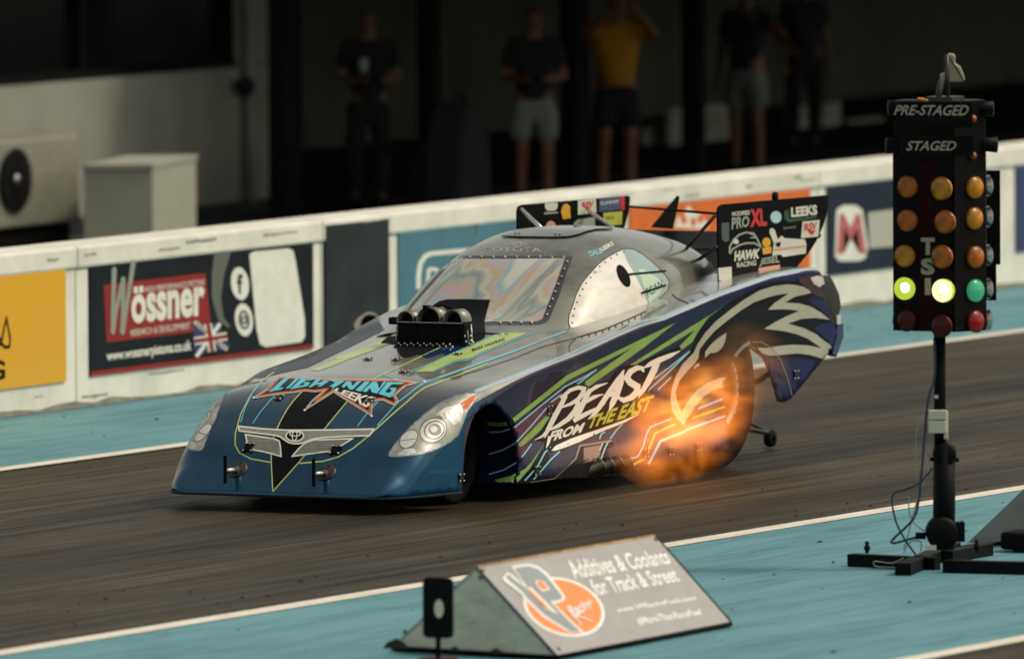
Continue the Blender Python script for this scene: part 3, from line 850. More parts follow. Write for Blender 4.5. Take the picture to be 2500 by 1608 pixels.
if tp.normal.z < 0: bmesh.ops.reverse_faces(bm, faces=bm.faces)
bm.to_mesh(cme); bm.free()
cabin = link('cabin', cme, cabpaint, car, True)

# wheel-arch liner returning inwards behind the near and far front wheels
def liner(sg):
    path = [(p[0], p[1]) for p in arch[2:]]
    V = []; F = []
    for x, z in path:
        y = wd_(x)+flare(x, z)
        for k in range(5):
            V.append(Vector((x-.004, sg*(y-.003-.25*k/4), z)))
    for i in range(len(path)-1):
        for k in range(4):
            F.append((i*5+k, i*5+k+1, (i+1)*5+k+1, (i+1)*5+k))
    return V, F
lV, lF = liner(-1)
link('wheel_arch', pymesh('wheel_arch', lV, lF), paint, car, True)
l2, lf2 = liner(1); l2 = [farwarp(v) for v in l2]
link('wheel_arch', pymesh('wheel_arch', l2, lf2), paint, car, True)

allV = bodyV + cV; allF = bodyF + [tuple(i+len(bodyV) for i in f) for f in cF]
nb_ = len(allV); allV = allV + lV; allF = allF + [tuple(i+nb_ for i in f) for f in lF]
BV = BVHTree.FromPolygons(allV, allF)
CBV = BVHTree.FromPolygons(cV, cF)
BBV = BVHTree.FromPolygons(bodyV, bodyF)
def onbody(p, off=.002, tree=None):
    d = ray(p).normalized()
    h = (tree or BV).ray_cast(CAM, d)
    if h[0] is None: return None
    n = h[1]
    if n.dot(d) > 0: n = -n
    if abs(n.dot(d)) < .03: return None
    return h[0] + n*off
def wrap(name, V2, F2, m, layer, parent=car, tree=None, mirror=False, jump=.30, smooth=True, base=.0010):
    off = base + .00045*layer
    P = [onbody(p, off, tree) for p in V2]
    use = {}; VV = []; FF = []
    for f in F2:
        if any(P[i] is None for i in f): continue
        if max((P[f[i]]-P[f[i-1]]).length for i in range(len(f))) > jump: continue
        for i in f:
            if i not in use: use[i] = len(VV); VV.append(P[i])
        FF.append(tuple(use[i] for i in f))
    if not FF: return None
    me = pymesh(name, VV, FF)
    o = link(name, me, m, parent, smooth)
    if mirror:
        me2 = pymesh(name, [farwarp((v[0], -v[1], v[2])) for v in VV], [f[::-1] for f in FF])
        o2 = link(name, me2, m, parent, smooth)
        return o, o2
    return o
def dfill(name, poly, m, layer, step=9, **k):
    V, F = fill2d(poly, step); return wrap(name, V, F, m, layer, **k)
def dline(name, path, wd, m, layer, step=9, closed=False, **k):
    V, F = strip2d(path, wd, step, closed); return wrap(name, V, F, m, layer, **k)
def subdiv(V, F, mx):
    bm = bmesh.new(); vs = [bm.verts.new((v[0], v[1], 0)) for v in V]
    for f in F:
        try: bm.faces.new([vs[i] for i in f])
        except ValueError: pass
    for _ in range(4):
        ed = [e for e in bm.edges if e.calc_length() > mx]
        if not ed: break
        bmesh.ops.subdivide_edges(bm, edges=ed, cuts=1)
        bmesh.ops.triangulate(bm, faces=[f for f in bm.faces if len(f.verts) > 3])
    bm.verts.index_update()
    V = [(v.co.x, v.co.y) for v in bm.verts]; F = [tuple(v.index for v in f.verts) for f in bm.faces]
    bm.free(); return V, F
def dtext(s, quad, m, layer, shear=0., bold=0., sp=1., mx=12, name='lettering', **k):
    V, F = text2d(s, shear, bold, sp)
    V, F = subdiv(quadmap(V, quad), F, mx)
    return wrap(name, V, F, m, layer, **k)
def strokes(name, lst, m, layer, **k):
    V = []; F = []
    for path, wd in lst:
        v, f = strip2d(path, wd, 8)
        b = len(V); V += v; F += [tuple(i+b for i in q) for q in f]
    return wrap(name, V, F, m, layer, **k)

# front splitter lip
pl = [(x, wd_(x)) for x in (-.97, -.955, -.94, -.91, -.88, -.82, -.75, -.6, -.5, -.4, -.29)]
out = [(x-.010, -(y+.006)) for x, y in pl[::-1]] + [(x-.010, farwarp((x, y, .1))[1]+.006) for x, y in pl]
mb = MB(); mb.prism([(x, y, .086) for x, y in out], (0, 0, .015)); mb.build('front_splitter', mat('splitter_paint', (.003, .010, .024), .5, coat=.2, spec=.2), car, bevel=.004)

green = mat('green_vinyl', (.200, .340, .075), .32, coat=.12, spec=.25, var=.08)
lime = mat('lime_vinyl', (.40, .44, .030), .32, coat=.12, spec=.25)
palegreen = mat('pale_green_vinyl', (.42, .52, .17), .3, coat=.12, spec=.25, var=.08)
cyan = mat('cyan_vinyl', (.23, .52, .62), .35, coat=.12, spec=.25)
cyanb = mat('bright_cyan_vinyl', (.10, .50, .62), .35, coat=.12, spec=.25)
maroon = mat('maroon_vinyl', (.085, .018, .040), .3, coat=.12, spec=.25, var=.25)
orange = mat('orange_vinyl', (.58, .115, .004), .5, coat=.1, spec=.2)
silver = mat('champagne_foil', (.50, .47, .36), .38, .45, .6, var=.1, scale=3)
lav = mat('lavender_stripe', (.42, .40, .50), .3, .2, 1.)
chalk = mat('grille_grey', (.22, .22, .19), .5, var=.15, scale=30)
greyline = mat('grey_vinyl', (.38, .36, .33), .4)

# --- nose and bonnet graphics
b_l = z1((750, 985))[0]
bs = [b_l] + z1((920, 795), (970, 735), (1020, 665), (1055, 615)) + zC((1040, 940), (1370, 540)) + [(880, 948), (800, 945), (737, 957)] + zC((640, 540), (560, 650), (490, 770), (420, 915)) + z1((755, 610), (740, 730), (740, 790))
dfill('centre_stripe', bs, blackgloss, 1)
dline('pinstripe', [b_l] + z1((920, 795), (970, 735), (1020, 665), (1055, 615)) + zC((1040, 940), (1370, 540)) + [(913, 925), (1078, 846.5)], 2.6, palegreen, 2)
dline('pinstripe', [b_l] + z1((740, 790), (740, 730), (755, 610)) + zC((420, 915), (490, 770), (560, 650), (640, 540), (755, 420)), 2.6, palegreen, 2)
pr = [(1300, 840), (1191, 887.5), (1108, 920.5), (1040, 945)] + zC((2310, 430), (1950, 740), (1640, 1020), (1440, 1180), (1250, 1290), (1050, 1350), (720, 1380))
dline('pinstripe', pr[1:], 3.4, palegreen, 2)
dline('pinstripe', z1((735, 785), (600, 760), (520, 720), (492, 665), (492, 590), (530, 450), (600, 320), (665, 235), (720, 190), (760, 165)), 3.0, palegreen, 2)
dline('pinstripe', [(1300, 841), (1163.6, 889), (1075, 920), (1026, 940.5), (970.7, 983), (921, 1039)], 3.0, cyanb, 3)
dline('pinstripe', z1((530, 510), (560, 410), (610, 310), (680, 225)), 2.4, cyanb, 3)
dline('pinstripe', zC((95, 845), (200, 690), (390, 470)), 2.4, cyanb, 3)
dline('pinstripe', zC((1500, 885), (1630, 710), (1780, 550)), 2.4, cyanb, 3)
dline('pinstripe', zC((1830, 190), (2060, 260)), 2.0, cyanb, 3)
# pale green bonnet band with the name
band = zB((2110, 118), (2360, 118), (2180, 190), (2000, 265), (1820, 350), (1720, 360), (1600, 415), (1500, 460), (1350, 465), (1480, 400), (1650, 320), (1900, 215))
dfill('bonnet_band', band, palegreen, 2, mirror=True)
dline('pinstripe', zB((2110, 118), (1900, 210), (1650, 318), (1480, 398), (1310, 465)), 2.2, cyanb, 4)
dline('pinstripe', zB((2395, 122), (2180, 205), (2000, 280), (1820, 362), (1720, 372), (1500, 468)), 2.2, cyanb, 4)
dline('pinstripe', zH((1125, 437), (900, 520), (640, 625), (300, 745), (0, 850), (-120, 890)), 3.2, cyan, 4)
dline('panel_seam', zH((1215, 500), (900, 585), (640, 690), (300, 805), (0, 895)), 1.2, blackmatte, 4)
dtext('MARK HAWKINS', zB((1850, 262), (2140, 165), (2160, 185), (1865, 290)), blackmatte, 5, .2, .01)
dfill('dark_blue_patch', zG((770, 1280), (1180, 1080), (1300, 1095), (1800, 1050), (1270, 1280), (1230, 1215), (880, 1325)), mat('deep_blue_vinyl', (.006, .035, .12), .3, coat=.8), 2)
dfill('fender_dark_reflection', zB((-200, 500), (0, 400), (400, 260), (700, 150), (1040, 20), (1085, 92), (900, 185), (700, 283), (405, 425), (150, 480), (-20, 520)), mat('dark_reflection_navy', (.002, .004, .016), .4, coat=.15, spec=.2), 1, 8)  # navy patch standing in for the darker reflection on the far fender
# --- the word badge on the nose
bad = zC((110, 505), (300, 380), (440, 225), (700, 235), (1150, 255), (1740, 262), (2000, 262), (2310, 300), (2150, 340), (2075, 400), (2000, 470), (2045, 545), (1995, 600), (1850, 530), (1750, 535), (1695, 600), (1685, 735), (1390, 555), (1180, 420), (990, 540), (800, 660), (900, 540), (1075, 395), (930, 420), (800, 405), (640, 430), (400, 455))
dfill('badge_panel', bad, blackgloss, 4, 8)
dline('badge_outline', bad, 4.4, greyline, 5, 8, True)
inn = zC((170, 478), (330, 385), (455, 238), (700, 247), (1150, 268), (1740, 276), (2000, 276), (2230, 305), (2130, 335), (2055, 395), (1975, 470), (2015, 545), (1985, 575), (1855, 512), (1735, 518), (1670, 590), (1660, 690), (1390, 530), (1180, 395), (985, 520), (900, 580), (1110, 380), (930, 405), (800, 390), (640, 415), (400, 440))
dline('badge_outline', inn, 3.0, orange, 6, 8, True)
for L_ in (((540, 225), (605, 228), (445, 374), (512, 363), (482, 394), (300, 431)),
           ((680, 240), (724, 244), (592, 374), (535, 386)),
           ((765, 228), (930, 246), (905, 264), (800, 278), (705, 350), (770, 338), (802, 312), (770, 306), (782, 294), (866, 300), (832, 348), (640, 386), (590, 396)),
           ((955, 252), (1012, 260), (962, 304), (1000, 300), (1062, 266), (1120, 284), (1012, 354), (960, 360), (1000, 326), (932, 334), (882, 364), (840, 366)),
           ((1100, 262), (1332, 280), (1255, 330), (1150, 396), (1172, 356), (1120, 356), (1205, 300)),
           ((1350, 284), (1412, 284), (1432, 346), (1500, 285), (1552, 286), (1434, 400), (1382, 386), (1362, 336), (1320, 370), (1285, 360)),
           ((1602, 288), (1672, 290), (1542, 424), (1472, 402)),
           ((1702, 290), (1762, 290), (1792, 386), (1852, 288), (1892, 287), (1762, 450), (1692, 430), (1672, 372), (1622, 430), (1562, 416)),
           ((1905, 292), (2140, 302), (2090, 326), (1962, 324), (1872, 428), (1932, 440), (1962, 402), (1932, 390), (1952, 370), (2032, 376), (1962, 490), (1935, 500), (1782, 452))):
    dfill('lettering', zC(*L_), cyanb, 7, 7)
dtext('LEEKS', zC((1205, 372), (1740, 500), (1640, 650), (1185, 408)), white_decal, 8, .1, .035)
for q in ((110, 503), (795, 668), (1693, 748)):
    dfill('badge_star', zC(*ellipse(q, 18, 14, 8)), white_decal, 7, 4)
dfill('badge_star', z1(*ellipse((1795, 231), 12, 7, 8)), white_decal, 7, 4)
# --- painted grille and emblem
bar = z1((515, 537), (680, 555), (840, 564), (960, 565), (1100, 563), (1280, 560), (1445, 557), (1415, 602), (1250, 606), (1100, 615), (1040, 622), (1000, 634), (965, 650), (930, 656), (895, 656), (858, 648), (830, 630), (800, 608), (760, 598), (640, 584), (520, 569))
dfill('grille_bar', bar, chalk, 3, 7)
dline('grille_outline', bar, 3.6, white_decal, 4, 7, True)
lg = z1((563, 594), (690, 613), (765, 625), (795, 640), (803, 680), (807, 743), (690, 712), (582, 692))
rg = z1((1300, 622), (1235, 662), (1175, 704), (1030, 722), (885, 743), (925, 695), (975, 650), (1030, 632), (1160, 627))
for g in (lg, rg):
    dfill('lower_grille', g, chalk, 3, 7); dline('grille_outline', g, 3.6, white_decal, 4, 7, True)
for g, n0 in ((lg, 9), (rg, 9)):
    ys = [p[1] for p in g]; y0, y1 = min(ys), max(ys)
    for k in range(1, n0):
        y = y0+(y1-y0)*k/n0
        xsx = []
        for i in range(len(g)):
            a, c = g[i], g[(i+1) % len(g)]
            if (a[1]-y)*(c[1]-y) < 0: xsx.append(a[0]+(c[0]-a[0])*(y-a[1])/(c[1]-a[1]))
        if len(xsx) >= 2: dline('grille_line', [(min(xsx)+3, y), (max(xsx)-3, y)], .9, darksteel, 4, 12)
em = z1((902, 604))[0]
dfill('emblem', ellipse(em, 22.5, 13.6, 26), blackgloss, 5, 5)
dline('emblem_ring', ellipse(em, 21.5, 12.8, 28), 3.2, white_decal, 6, 4, True)
dline('emblem_ring', ellipse((em[0]-.3, em[1]+.2), 5.6, 11.6, 20, .12), 2.3, white_decal, 7, 3, True)
dline('emblem_ring', ellipse((em[0]+.8, em[1]-4.6), 13.0, 5.4, 22), 2.3, white_decal, 7.5, 3, True)

# --- headlamps (printed lenses under a clear coat, mirrored to the far side)
hl = z1((1545, 741), (1550, 715), (1600, 645), (1700, 535), (1790, 455), (1870, 393), (1940, 355), (2010, 325), (2085, 308), (2160, 303), (2145, 350), (2110, 400), (2080, 450), (2055, 520), (2030, 590), (1990, 630), (1930, 670), (1850, 705), (1760, 730), (1650, 745), (1580, 748))
lens0 = mat('headlamp_reflector', (.34, .33, .28), .45, .3, .3, var=.4, scale=9)
lens1 = mat('headlamp_bright', (.60, .59, .54), .4, .2, .3, var=.15, scale=20)
lens2 = mat('headlamp_shade', (.12, .118, .10), .4, .2, .3, var=.3)
dline('headlamp_seal', hl, 3.2, mat('seal_blue', (.03, .09, .17), .3, coat=1.), 2, 7, True, mirror=True)
h0 = dfill('headlamp', hl, lens0, 2, 7, mirror=True)
def hlp(name, poly, m, layer):
    r = dfill(name, poly, m, layer, 5, mirror=True)
    if r:
        r[0].parent = h0[0]; r[1].parent = h0[1]
def hll(name, path, wd, m, layer, closed=True):
    r = dline(name, path, wd, m, layer, 5, closed, mirror=True)
    if r:
        r[0].parent = h0[0]; r[1].parent = h0[1]
hlp('indicator', z1((2155, 312), (2100, 340), (2040, 380), (2060, 420), (2085, 415), (2125, 365)), orange, 4)
hlp('main_lens', z1(*ellipse((1852, 565), 98, 82, 26, -.5)), lens1, 4)
hll('lens_ring', z1(*ellipse((1852, 565), 96, 80, 26, -.5)), 2.2, lens2, 5)
hll('lens_ring', z1(*ellipse((1860, 563), 70, 58, 24, -.5)), 2.6, lens2, 5)
hlp('main_lens', z1(*ellipse((1866, 562), 42, 40, 20)), lens2, 5)
hlp('main_lens', z1(*ellipse((1856, 556), 26, 24, 16)), white_decal, 6)
hlp('side_lens', z1(*ellipse((1685, 625), 76, 52, 22, -.8)), lens1, 4)
hll('lens_ring', z1(*ellipse((1685, 625), 74, 50, 22, -.8)), 2.0, lens2, 5)
hll('lens_ring', z1((1610, 640), (1740, 622)), 1.6, lens2, 5, False)
hlp('upper_lens', z1((1870, 460), (1930, 410), (2010, 390), (2060, 440), (2040, 500), (1990, 530), (1950, 480)), lens1, 4)
for k in range(5):
    a = (1890+32*k, 452-9*k); hll('lens_ring', z1(a, (a[0]+22, a[1]+40)), 1.6, lens2, 5, False)
hlp('lower_lens', z1((1600, 735), (1660, 690), (1720, 690), (1740, 715), (1680, 738)), lens1, 4)
hlp('lower_lens', z1((1790, 715), (1800, 670), (1850, 655), (1910, 660), (1890, 685)), lens1, 4)

# --- side graphics
sh = dd((1108, 916), (1116, 911), (1250, 859), (1346, 821), (1495, 755), (1551, 740), (1682, 684), (1803, 642), (1870, 630))
dline('shoulder_stripe', [(p[0], p[1]+4) for p in sh], [3, 6, 8, 9, 9, 9, 9, 8, 6], lav, 2, 9)
dline('shoulder_stripe', [(p[0], p[1]-1) for p in sh], 2.6, cyan, 3, 9)
dfill('side_panel_tint', zA((840, 470), (330, 860), (310, 905), (340, 1110), (360, 1230), (430, 1130), (660, 760), (900, 480)), maroon, 1)
G1 = zH((2195, 345), (1130, 860)) + [(1250, 1021), (1240, 1030), (1248, 1036)] + zA((880, 375)) + zH((1755, 600), (1310, 920)) + [(1428, 938), (1437, 943), (1571, 848), (1650, 786)]
dfill('green_stripe', G1, green, 3)
G2 = [(1766, 748), (1533, 893), (1545, 893), (1700, 803), (1697, 804.5), (1661, 842), (1662, 855), (1690, 834), (1700, 815), (1729, 773)]
dfill('green_stripe', [(1766, 748), (1640, 825), (1533, 893), (1552, 889), (1640, 838), (1697, 804), (1658, 845), (1662, 855), (1690, 834), (1700, 815), (1729, 773)], green, 3)
dfill('green_stripe', zA((655, 745), (340, 1060), (318, 1105), (420, 1050), (560, 930), (600, 890), (690, 760)), green, 3)
dfill('green_stripe', zA((630, 1040), (500, 1230), (430, 1300), (300, 1370), (120, 1415), (125, 1465), (330, 1466), (480, 1300)), green, 3)
dfill('black_wedge', zA((640, 1080), (480, 1310), (340, 1466), (520, 1440), (700, 1180)), blackgloss, 2)
CL = [((1180, 262), (1060, 335), (850, 440), (560, 670), (320, 868)), ((1180, 262), (1000, 400), (880, 472)), ((810, 525), (700, 605)), ((660, 660), (480, 870), (330, 1032)), ((500, 1040), (420, 1150), (350, 1232)), ((710, 1065), (640, 1130), (560, 1280), (430, 1422)), ((795, 1120), (700, 1205), (520, 1412)), ((2150, 72), (1940, 240), (1740, 388)), ((2150, 75), (1920, 300), (1670, 525)), ((1960, 340), (1820, 475)), ((1460, 820), (1390, 890), (1320, 990)), ((1270, 912), (1228, 935), (1210, 990)), ((1310, 1000), (1265, 1090), (1215, 1222)), ((1245, 1032), (1200, 1130), (1150, 1242))]
strokes('cyan_stripe', [(zA(*c), 3.2) for c in CL], cyan, 4)
strokes('cyan_stripe', [(zA((1965, 775), (1740, 862), (1700, 940), (1668, 1060), (1610, 1170), (1340, 1256)), 3.6)], cyan, 4)
strokes('green_stripe', [(zA((2010, 832), (1790, 930), (1762, 1000), (1685, 1190), (1540, 1268)), 5.5)], lime, 4)
strokes('cyan_stripe', [(zA((2310, 822), (2120, 895)), 6), (zA((2105, 912), (1845, 1012), (1720, 1250)), 6)], cyan, 4)
strokes('cyan_stripe', [([(1694, 1001), (1771, 970)], 4.5), ([(1672, 1051), (1769, 1015)], 4.5)], cyan, 4)
strokes('green_stripe', [([(1682, 1023), (1769, 992)], 6)], lime, 4)
# arch liner bands
for pth, wd, m in (((60, 915), (180, 912), (310, 872)) , 3.4, cyan), (((60, 1145), (200, 1105), (325, 1035)), 3.4, cyan), (((60, 1358), (220, 1310), (345, 1235)), 3.4, cyan), (((45, 825), (160, 835), (285, 820)), 9, green):
    strokes('arch_stripe', [(zA(*pth), wd)], m, 3, jump=.5)
# brush lettering
bk = zA((520, 1005), (640, 880), (720, 760), (700, 690), (790, 600), (830, 470), (950, 410), (1060, 420), (1080, 470), (1130, 440), (1290, 375), (1310, 400), (1400, 260), (1470, 220), (1560, 215), (1670, 190), (1680, 170), (1850, 100), (2030, 20), (2065, 40), (2050, 85), (1840, 195), (1790, 330), (1700, 520), (1620, 600), (1560, 640), (1640, 700), (1520, 800), (1250, 920), (1000, 1030), (860, 1090), (700, 1125), (640, 1090), (650, 1020), (600, 1010))
dfill('lettering_backing', bk, blackgloss, 5, 9)  # black backing print behind the brush lettering
BEAST = [
    ([(865, 492), (850, 545), (790, 660), (720, 790), (665, 900), (632, 985)], [18, 40, 46, 46, 40, 4]),
    ([(800, 560), (900, 480), (985, 450), (1045, 462), (1035, 510), (985, 575), (900, 625), (790, 665)], [24, 34, 36, 40, 44, 40, 30, 14]),
    ([(905, 615), (975, 595), (990, 625), (950, 700), (880, 780), (770, 855), (655, 905)], [20, 40, 48, 50, 44, 36, 10]),
    ([(665, 905), (610, 960), (525, 1000)], [34, 22, 3]),
    ([(1293, 402), (1180, 440), (1100, 490), (1040, 540)], [6, 34, 36, 18]),
    ([(1110, 470), (1060, 570), (1000, 690), (945, 800)], [40, 50, 52, 30]),
    ([(1245, 520), (1150, 550), (1050, 610)], [8, 36, 30]),
    ([(935, 800), (1010, 755), (1120, 700), (1270, 620)], [40, 44, 36, 4]),
    ([(1465, 268), (1400, 370), (1310, 500), (1210, 650), (1150, 730), (1085, 785)], [14, 46, 50, 46, 34, 4]),
    ([(1450, 285), (1425, 400), (1385, 520), (1340, 620), (1305, 705)], [26, 60, 62, 50, 4]),
    ([(1250, 540), (1320, 530), (1420, 480)], [20, 34, 40]),
    ([(1668, 290), (1655, 250), (1600, 245), (1530, 285), (1490, 350), (1530, 400), (1600, 440), (1600, 500), (1540, 555), (1460, 585), (1410, 560), (1395, 540)], [16, 34, 46, 52, 56, 62, 62, 60, 54, 46, 30, 6]),
    ([(2050, 68), (1950, 115), (1830, 165), (1740, 205), (1675, 245)], [6, 40, 52, 46, 14]),
    ([(1815, 165), (1780, 260), (1720, 380), (1660, 480), (1610, 565)], [60, 62, 58, 44, 3])]
for i, (p, wv) in enumerate(BEAST):
    dline('lettering', zA(*p), [v*.23377*1.12 for v in wv], white_decal, 6+.12*i, 6)
dtext('FROM', zA((700, 910), (1060, 812), (1030, 915), (660, 1030)), white_decal, 7, .15, .045)
dline('lettering', zA((690, 960), (672, 1030), (650, 1090)), [9, 7, 1], white_decal, 7.5, 6)
dtext('THE EAST', zA((1120, 750), (1785, 520), (1740, 690), (1080, 885)), lime, 7, .2, .035)
dfill('swoosh', zA((705, 1112), (750, 1060), (900, 990), (1050, 935), (1200, 885), (1450, 795), (1638, 718), (1480, 812), (1250, 905), (1000, 1020), (850, 1080), (740, 1115)), white_decal, 7, 8)
# hawk
hawkbk = zF((1400, 215), (1200, 195), (1050, 205), (900, 255), (700, 370), (540, 465), (350, 645), (250, 785), (205, 930), (80, 1060), (0, 1180), (-55, 1300), (-70, 1420), (-50, 1560), (20, 1680), (110, 1750), (180, 1680), (300, 1490), (450, 1380), (600, 1320), (606, 1200), (640, 1020), (720, 905), (800, 850), (860, 870), (920, 950), (1010, 1000), (1150, 1000), (1300, 990), (1430, 1005), (1560, 1040), (1660, 1000), (1700, 880), (1610, 800), (1480, 690), (1560, 640), (1665, 625), (1640, 570), (1560, 500), (1420, 395), (1480, 325))
dfill('hawk_backing', hawkbk, blackgloss, 4, 10)  # black backing of the hawk graphic
hawk = zF((1455, 320), (1420, 285), (1370, 258), (1290, 238), (1200, 230), (1050, 250), (900, 300), (750, 390), (600, 500), (450, 620), (340, 740), (260, 860), (225, 940), (110, 1060), (40, 1180), (0, 1290), (-18, 1415), (-8, 1535), (42, 1625), (122, 1705), (98, 1560), (52, 1455), (34, 1355), (75, 1235), (160, 1130), (232, 1060), (272, 1000), (285, 910), (345, 830), (440, 720), (560, 620), (720, 500), (850, 420), (1000, 365), (1100, 340), (1215, 325), (1150, 370), (1060, 430), (1000, 495), (1150, 490), (1250, 495), (1325, 508), (1200, 560), (1080, 620), (960, 695), (1150, 715), (1300, 750), (1420, 800), (1560, 895), (1400, 865), (1250, 860), (1100, 875), (980, 895), (885, 890), (940, 950), (1020, 975), (1150, 965), (1300, 950), (1430, 965), (1570, 1005), (1640, 985), (1700, 885), (1650, 860), (1600, 830), (1500, 750), (1380, 690), (1210, 640), (1350, 590), (1500, 580), (1645, 600), (1560, 530), (1450, 465), (1330, 430), (1175, 420), (1280, 360))
dfill('hawk_outline', hawk, silver, 6, 9)
dfill('hawk_beak', zF((122, 1705), (150, 1640), (240, 1500), (330, 1400), (430, 1330), (600, 1290), (612, 1195), (500, 1205), (380, 1250), (260, 1330), (170, 1440), (92, 1570)), silver, 6.4, 9)
dfill('hawk_eye', zF((565, 735), (550, 830), (520, 890), (480, 930), (440, 945), (400, 945), (340, 1000), (345, 930), (400, 860), (480, 790)), silver, 6, 7)
dfill('hawk_nostril', zF((280, 1050), (285, 1075), (220, 1118), (240, 1072)), silver, 6, 4)
# rear arch lip
al = zF((812, 835), (740, 880), (670, 960), (610, 1080), (570, 1220), (545, 1340), (555, 1500))
dline('arch_lip', al, 8, mat('arch_edge', (.30, .26, .22), .3, .6, 1.), 7, 6)
dline('arch_lip', zF((840, 830), (940, 835), (1040, 900), (1130, 1020), (1200, 1200), (1250, 1390)), 2, mat('arch_edge', (0, 0, 0)), 7, 8)
dline('sill_edge', zF((1250, 1420), (1400, 1270), (1560, 1060), (1620, 1000)), 4, mat('sill_edge', (.20, .20, .32), .3, .3, 1.), 7, 7)
# tail lamp
tl = dfill('tail_lamp', zF((1310, 160), (1450, 130), (1540, 140), (1610, 230), (1600, 380), (1500, 350), (1400, 270), (1330, 215)), mat('tail_lamp_red', (.035, .004, .003), .2, coat=1.), 7, 7)
r = dfill('clear_lens', zF((1440, 160), (1520, 140), (1570, 150), (1590, 220), (1540, 258), (1480, 230)), lens1, 8, 5, )
if r and tl: r.parent = tl

# --- windscreen, side windows, hatch, roof lettering
def window_mat(name, ramp, scale, dist, st=(1, 1, 1), rough=.12):
    m = bpy.data.materials.new(name); m.use_nodes = True
    t = m.node_tree; b = t.nodes['Principled BSDF']
    b.inputs['Roughness'].default_value = rough; b.inputs['Coat Weight'].default_value = 1.; b.inputs['Coat Roughness'].default_value = .04
    tc = t.nodes.new('ShaderNodeTexCoord'); mp = t.nodes.new('ShaderNodeMapping'); mp.inputs['Scale'].default_value = st
    nz = t.nodes.new('ShaderNodeTexNoise'); nz.inputs['Scale'].default_value = scale; nz.inputs['Detail'].default_value = 3; nz.inputs['Distortion'].default_value = dist
    rp = t.nodes.new('ShaderNodeValToRGB'); e = rp.color_ramp.elements
    e[0].position = ramp[0][0]; e[0].color = (*ramp[0][1], 1); e[1].position = ramp[-1][0]; e[1].color = (*ramp[-1][1], 1)
    for p, c in ramp[1:-1]:
        q = e.new(p); q.color = (*c, 1)
    t.links.new(tc.outputs['Object'], mp.inputs[0]); t.links.new(mp.outputs[0], nz.inputs['Vector']); t.links.new(nz.outputs[0], rp.inputs[0]); t.links.new(rp.outputs[0], b.inputs['Base Color'])
    return m
irid = window_mat('stressed_polycarbonate', [(.28, (0.506, 0.496, 0.442)), (.35, (0.560, 0.543, 0.483)), (.39, (0.268, 0.380, 0.381)), (.425, (0.438, 0.360, 0.415)), (.46, (0.451, 0.339, 0.218)), (.49, (0.478, 0.462, 0.395)), (.52, (0.315, 0.326, 0.293)), (.545, (0.213, 0.230, 0.218)), (.575, (0.288, 0.360, 0.293)), (.61, (0.465, 0.326, 0.245)), (.65, (0.410, 0.326, 0.402)), (.69, (0.261, 0.380, 0.442)), (.76, (0.574, 0.557, 0.497))], 1.05, .75, (1, 1.9, .9), .12)
pearl = window_mat('side_glass_reflection', [(.25, (.52, .50, .45)), (.4, (.68, .64, .58)), (.5, (.74, .70, .64)), (.6, (.70, .60, .46)), (.72, (.62, .63, .63))], 3., .8, (1, 1, 2), .25)  # pale mottling in the base colour stands for reflections in the pane
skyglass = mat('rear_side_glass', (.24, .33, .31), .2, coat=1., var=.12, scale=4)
trimblack = mat('window_trim', (.030, .031, .028), .4, coat=.5, var=.3)
K = dict(tree=CBV)
wsf = z3((600, 480), (1000, 483), (1457, 484), (1420, 580), (1360, 760), (1292, 925), (1265, 955), (1215, 972), (800, 975), (230, 972), (300, 830), (450, 655))
ws = dfill('windscreen_frame', wsf, trimblack, 1, 10, **K)
wsg = dfill('windscreen', z3((622, 505), (1000, 506), (1400, 502), (1330, 700), (1238, 935), (1195, 953), (800, 955), (240, 950), (330, 830), (470, 670)), irid, 4, 10, base=.003, **K)
riv = MB()
def rivets(path, n, r=.008, tree=CBV):
    P = [Vector(p) for p in path]; L = [0]
    for i in range(len(P)-1): L.append(L[-1]+(P[i+1]-P[i]).length)
    for k in range(n):
        s = L[-1]*(k+.5)/n
        i = max(j for j in range(len(L)-1) if L[j] <= s)
        p = P[i].lerp(P[i+1], (s-L[i])/max(1e-6, L[i+1]-L[i]))
        q = onbody(p, .004, tree)
        if q is not None: riv.ball(q, r, 6)
rivets(z3((680, 494), (1430, 494)), 9, .010); rivets(z3((1425, 500), (1330, 740), (1262, 930)), 8, .010); rivets(z3((900, 964), (1200, 962)), 4, .011)
tag(riv.build('windscreen_rivet', steel, car), kind='stuff'); riv = MB()
swo = z3((1475, 1050), (1445, 1015), (1425, 960), (1430, 900), (1450, 850), (1480, 760), (1520, 680), (1580, 605), (1640, 540), (1700, 495), (1760, 460), (1810, 437), (1850, 430), (1900, 440), (1950, 470), (2010, 515), (2060, 560), (2110, 615), (2140, 660), (2130, 720), (2060, 790), (1990, 840), (1890, 888), (1800, 930), (1700, 972), (1600, 1010))
dfill('side_window', swo, pearl, 3, 9, mirror=True, **K)
dline('window_seam', swo, 1.6, blackmatte, 5, 7, True, **K)
dfill('rear_quarter_window', z3((1812, 440), (1850, 433), (1900, 443), (1950, 473), (2010, 518), (2060, 563), (2107, 617), (2135, 660), (2125, 716), (2060, 784), (1992, 832), (1960, 740), (1900, 620), (1840, 520)), skyglass, 4, 8, **K)
dfill('class_number_panel', z3((1920, 580), (1960, 575), (2010, 610), (2060, 640), (2105, 690), (2060, 760), (2000, 815), (1965, 720)), mat('pale_lime_print', (.45, .56, .40), .3, coat=.8), 5, 6, **K)
dtext('FCAN', z3((1965, 720), (2085, 650), (2095, 695), (1990, 780)), darkgrey, 6, .1, .0, **K)
dfill('vent_hole', z3(*ellipse((1815, 625), 38, 86, 22, -.45)), blackmatte, 6, 6, **K)
rivets(z3((1475, 1030), (1450, 960), (1470, 850), (1540, 690), (1650, 555), (1760, 478), (1840, 450)), 15, .006)
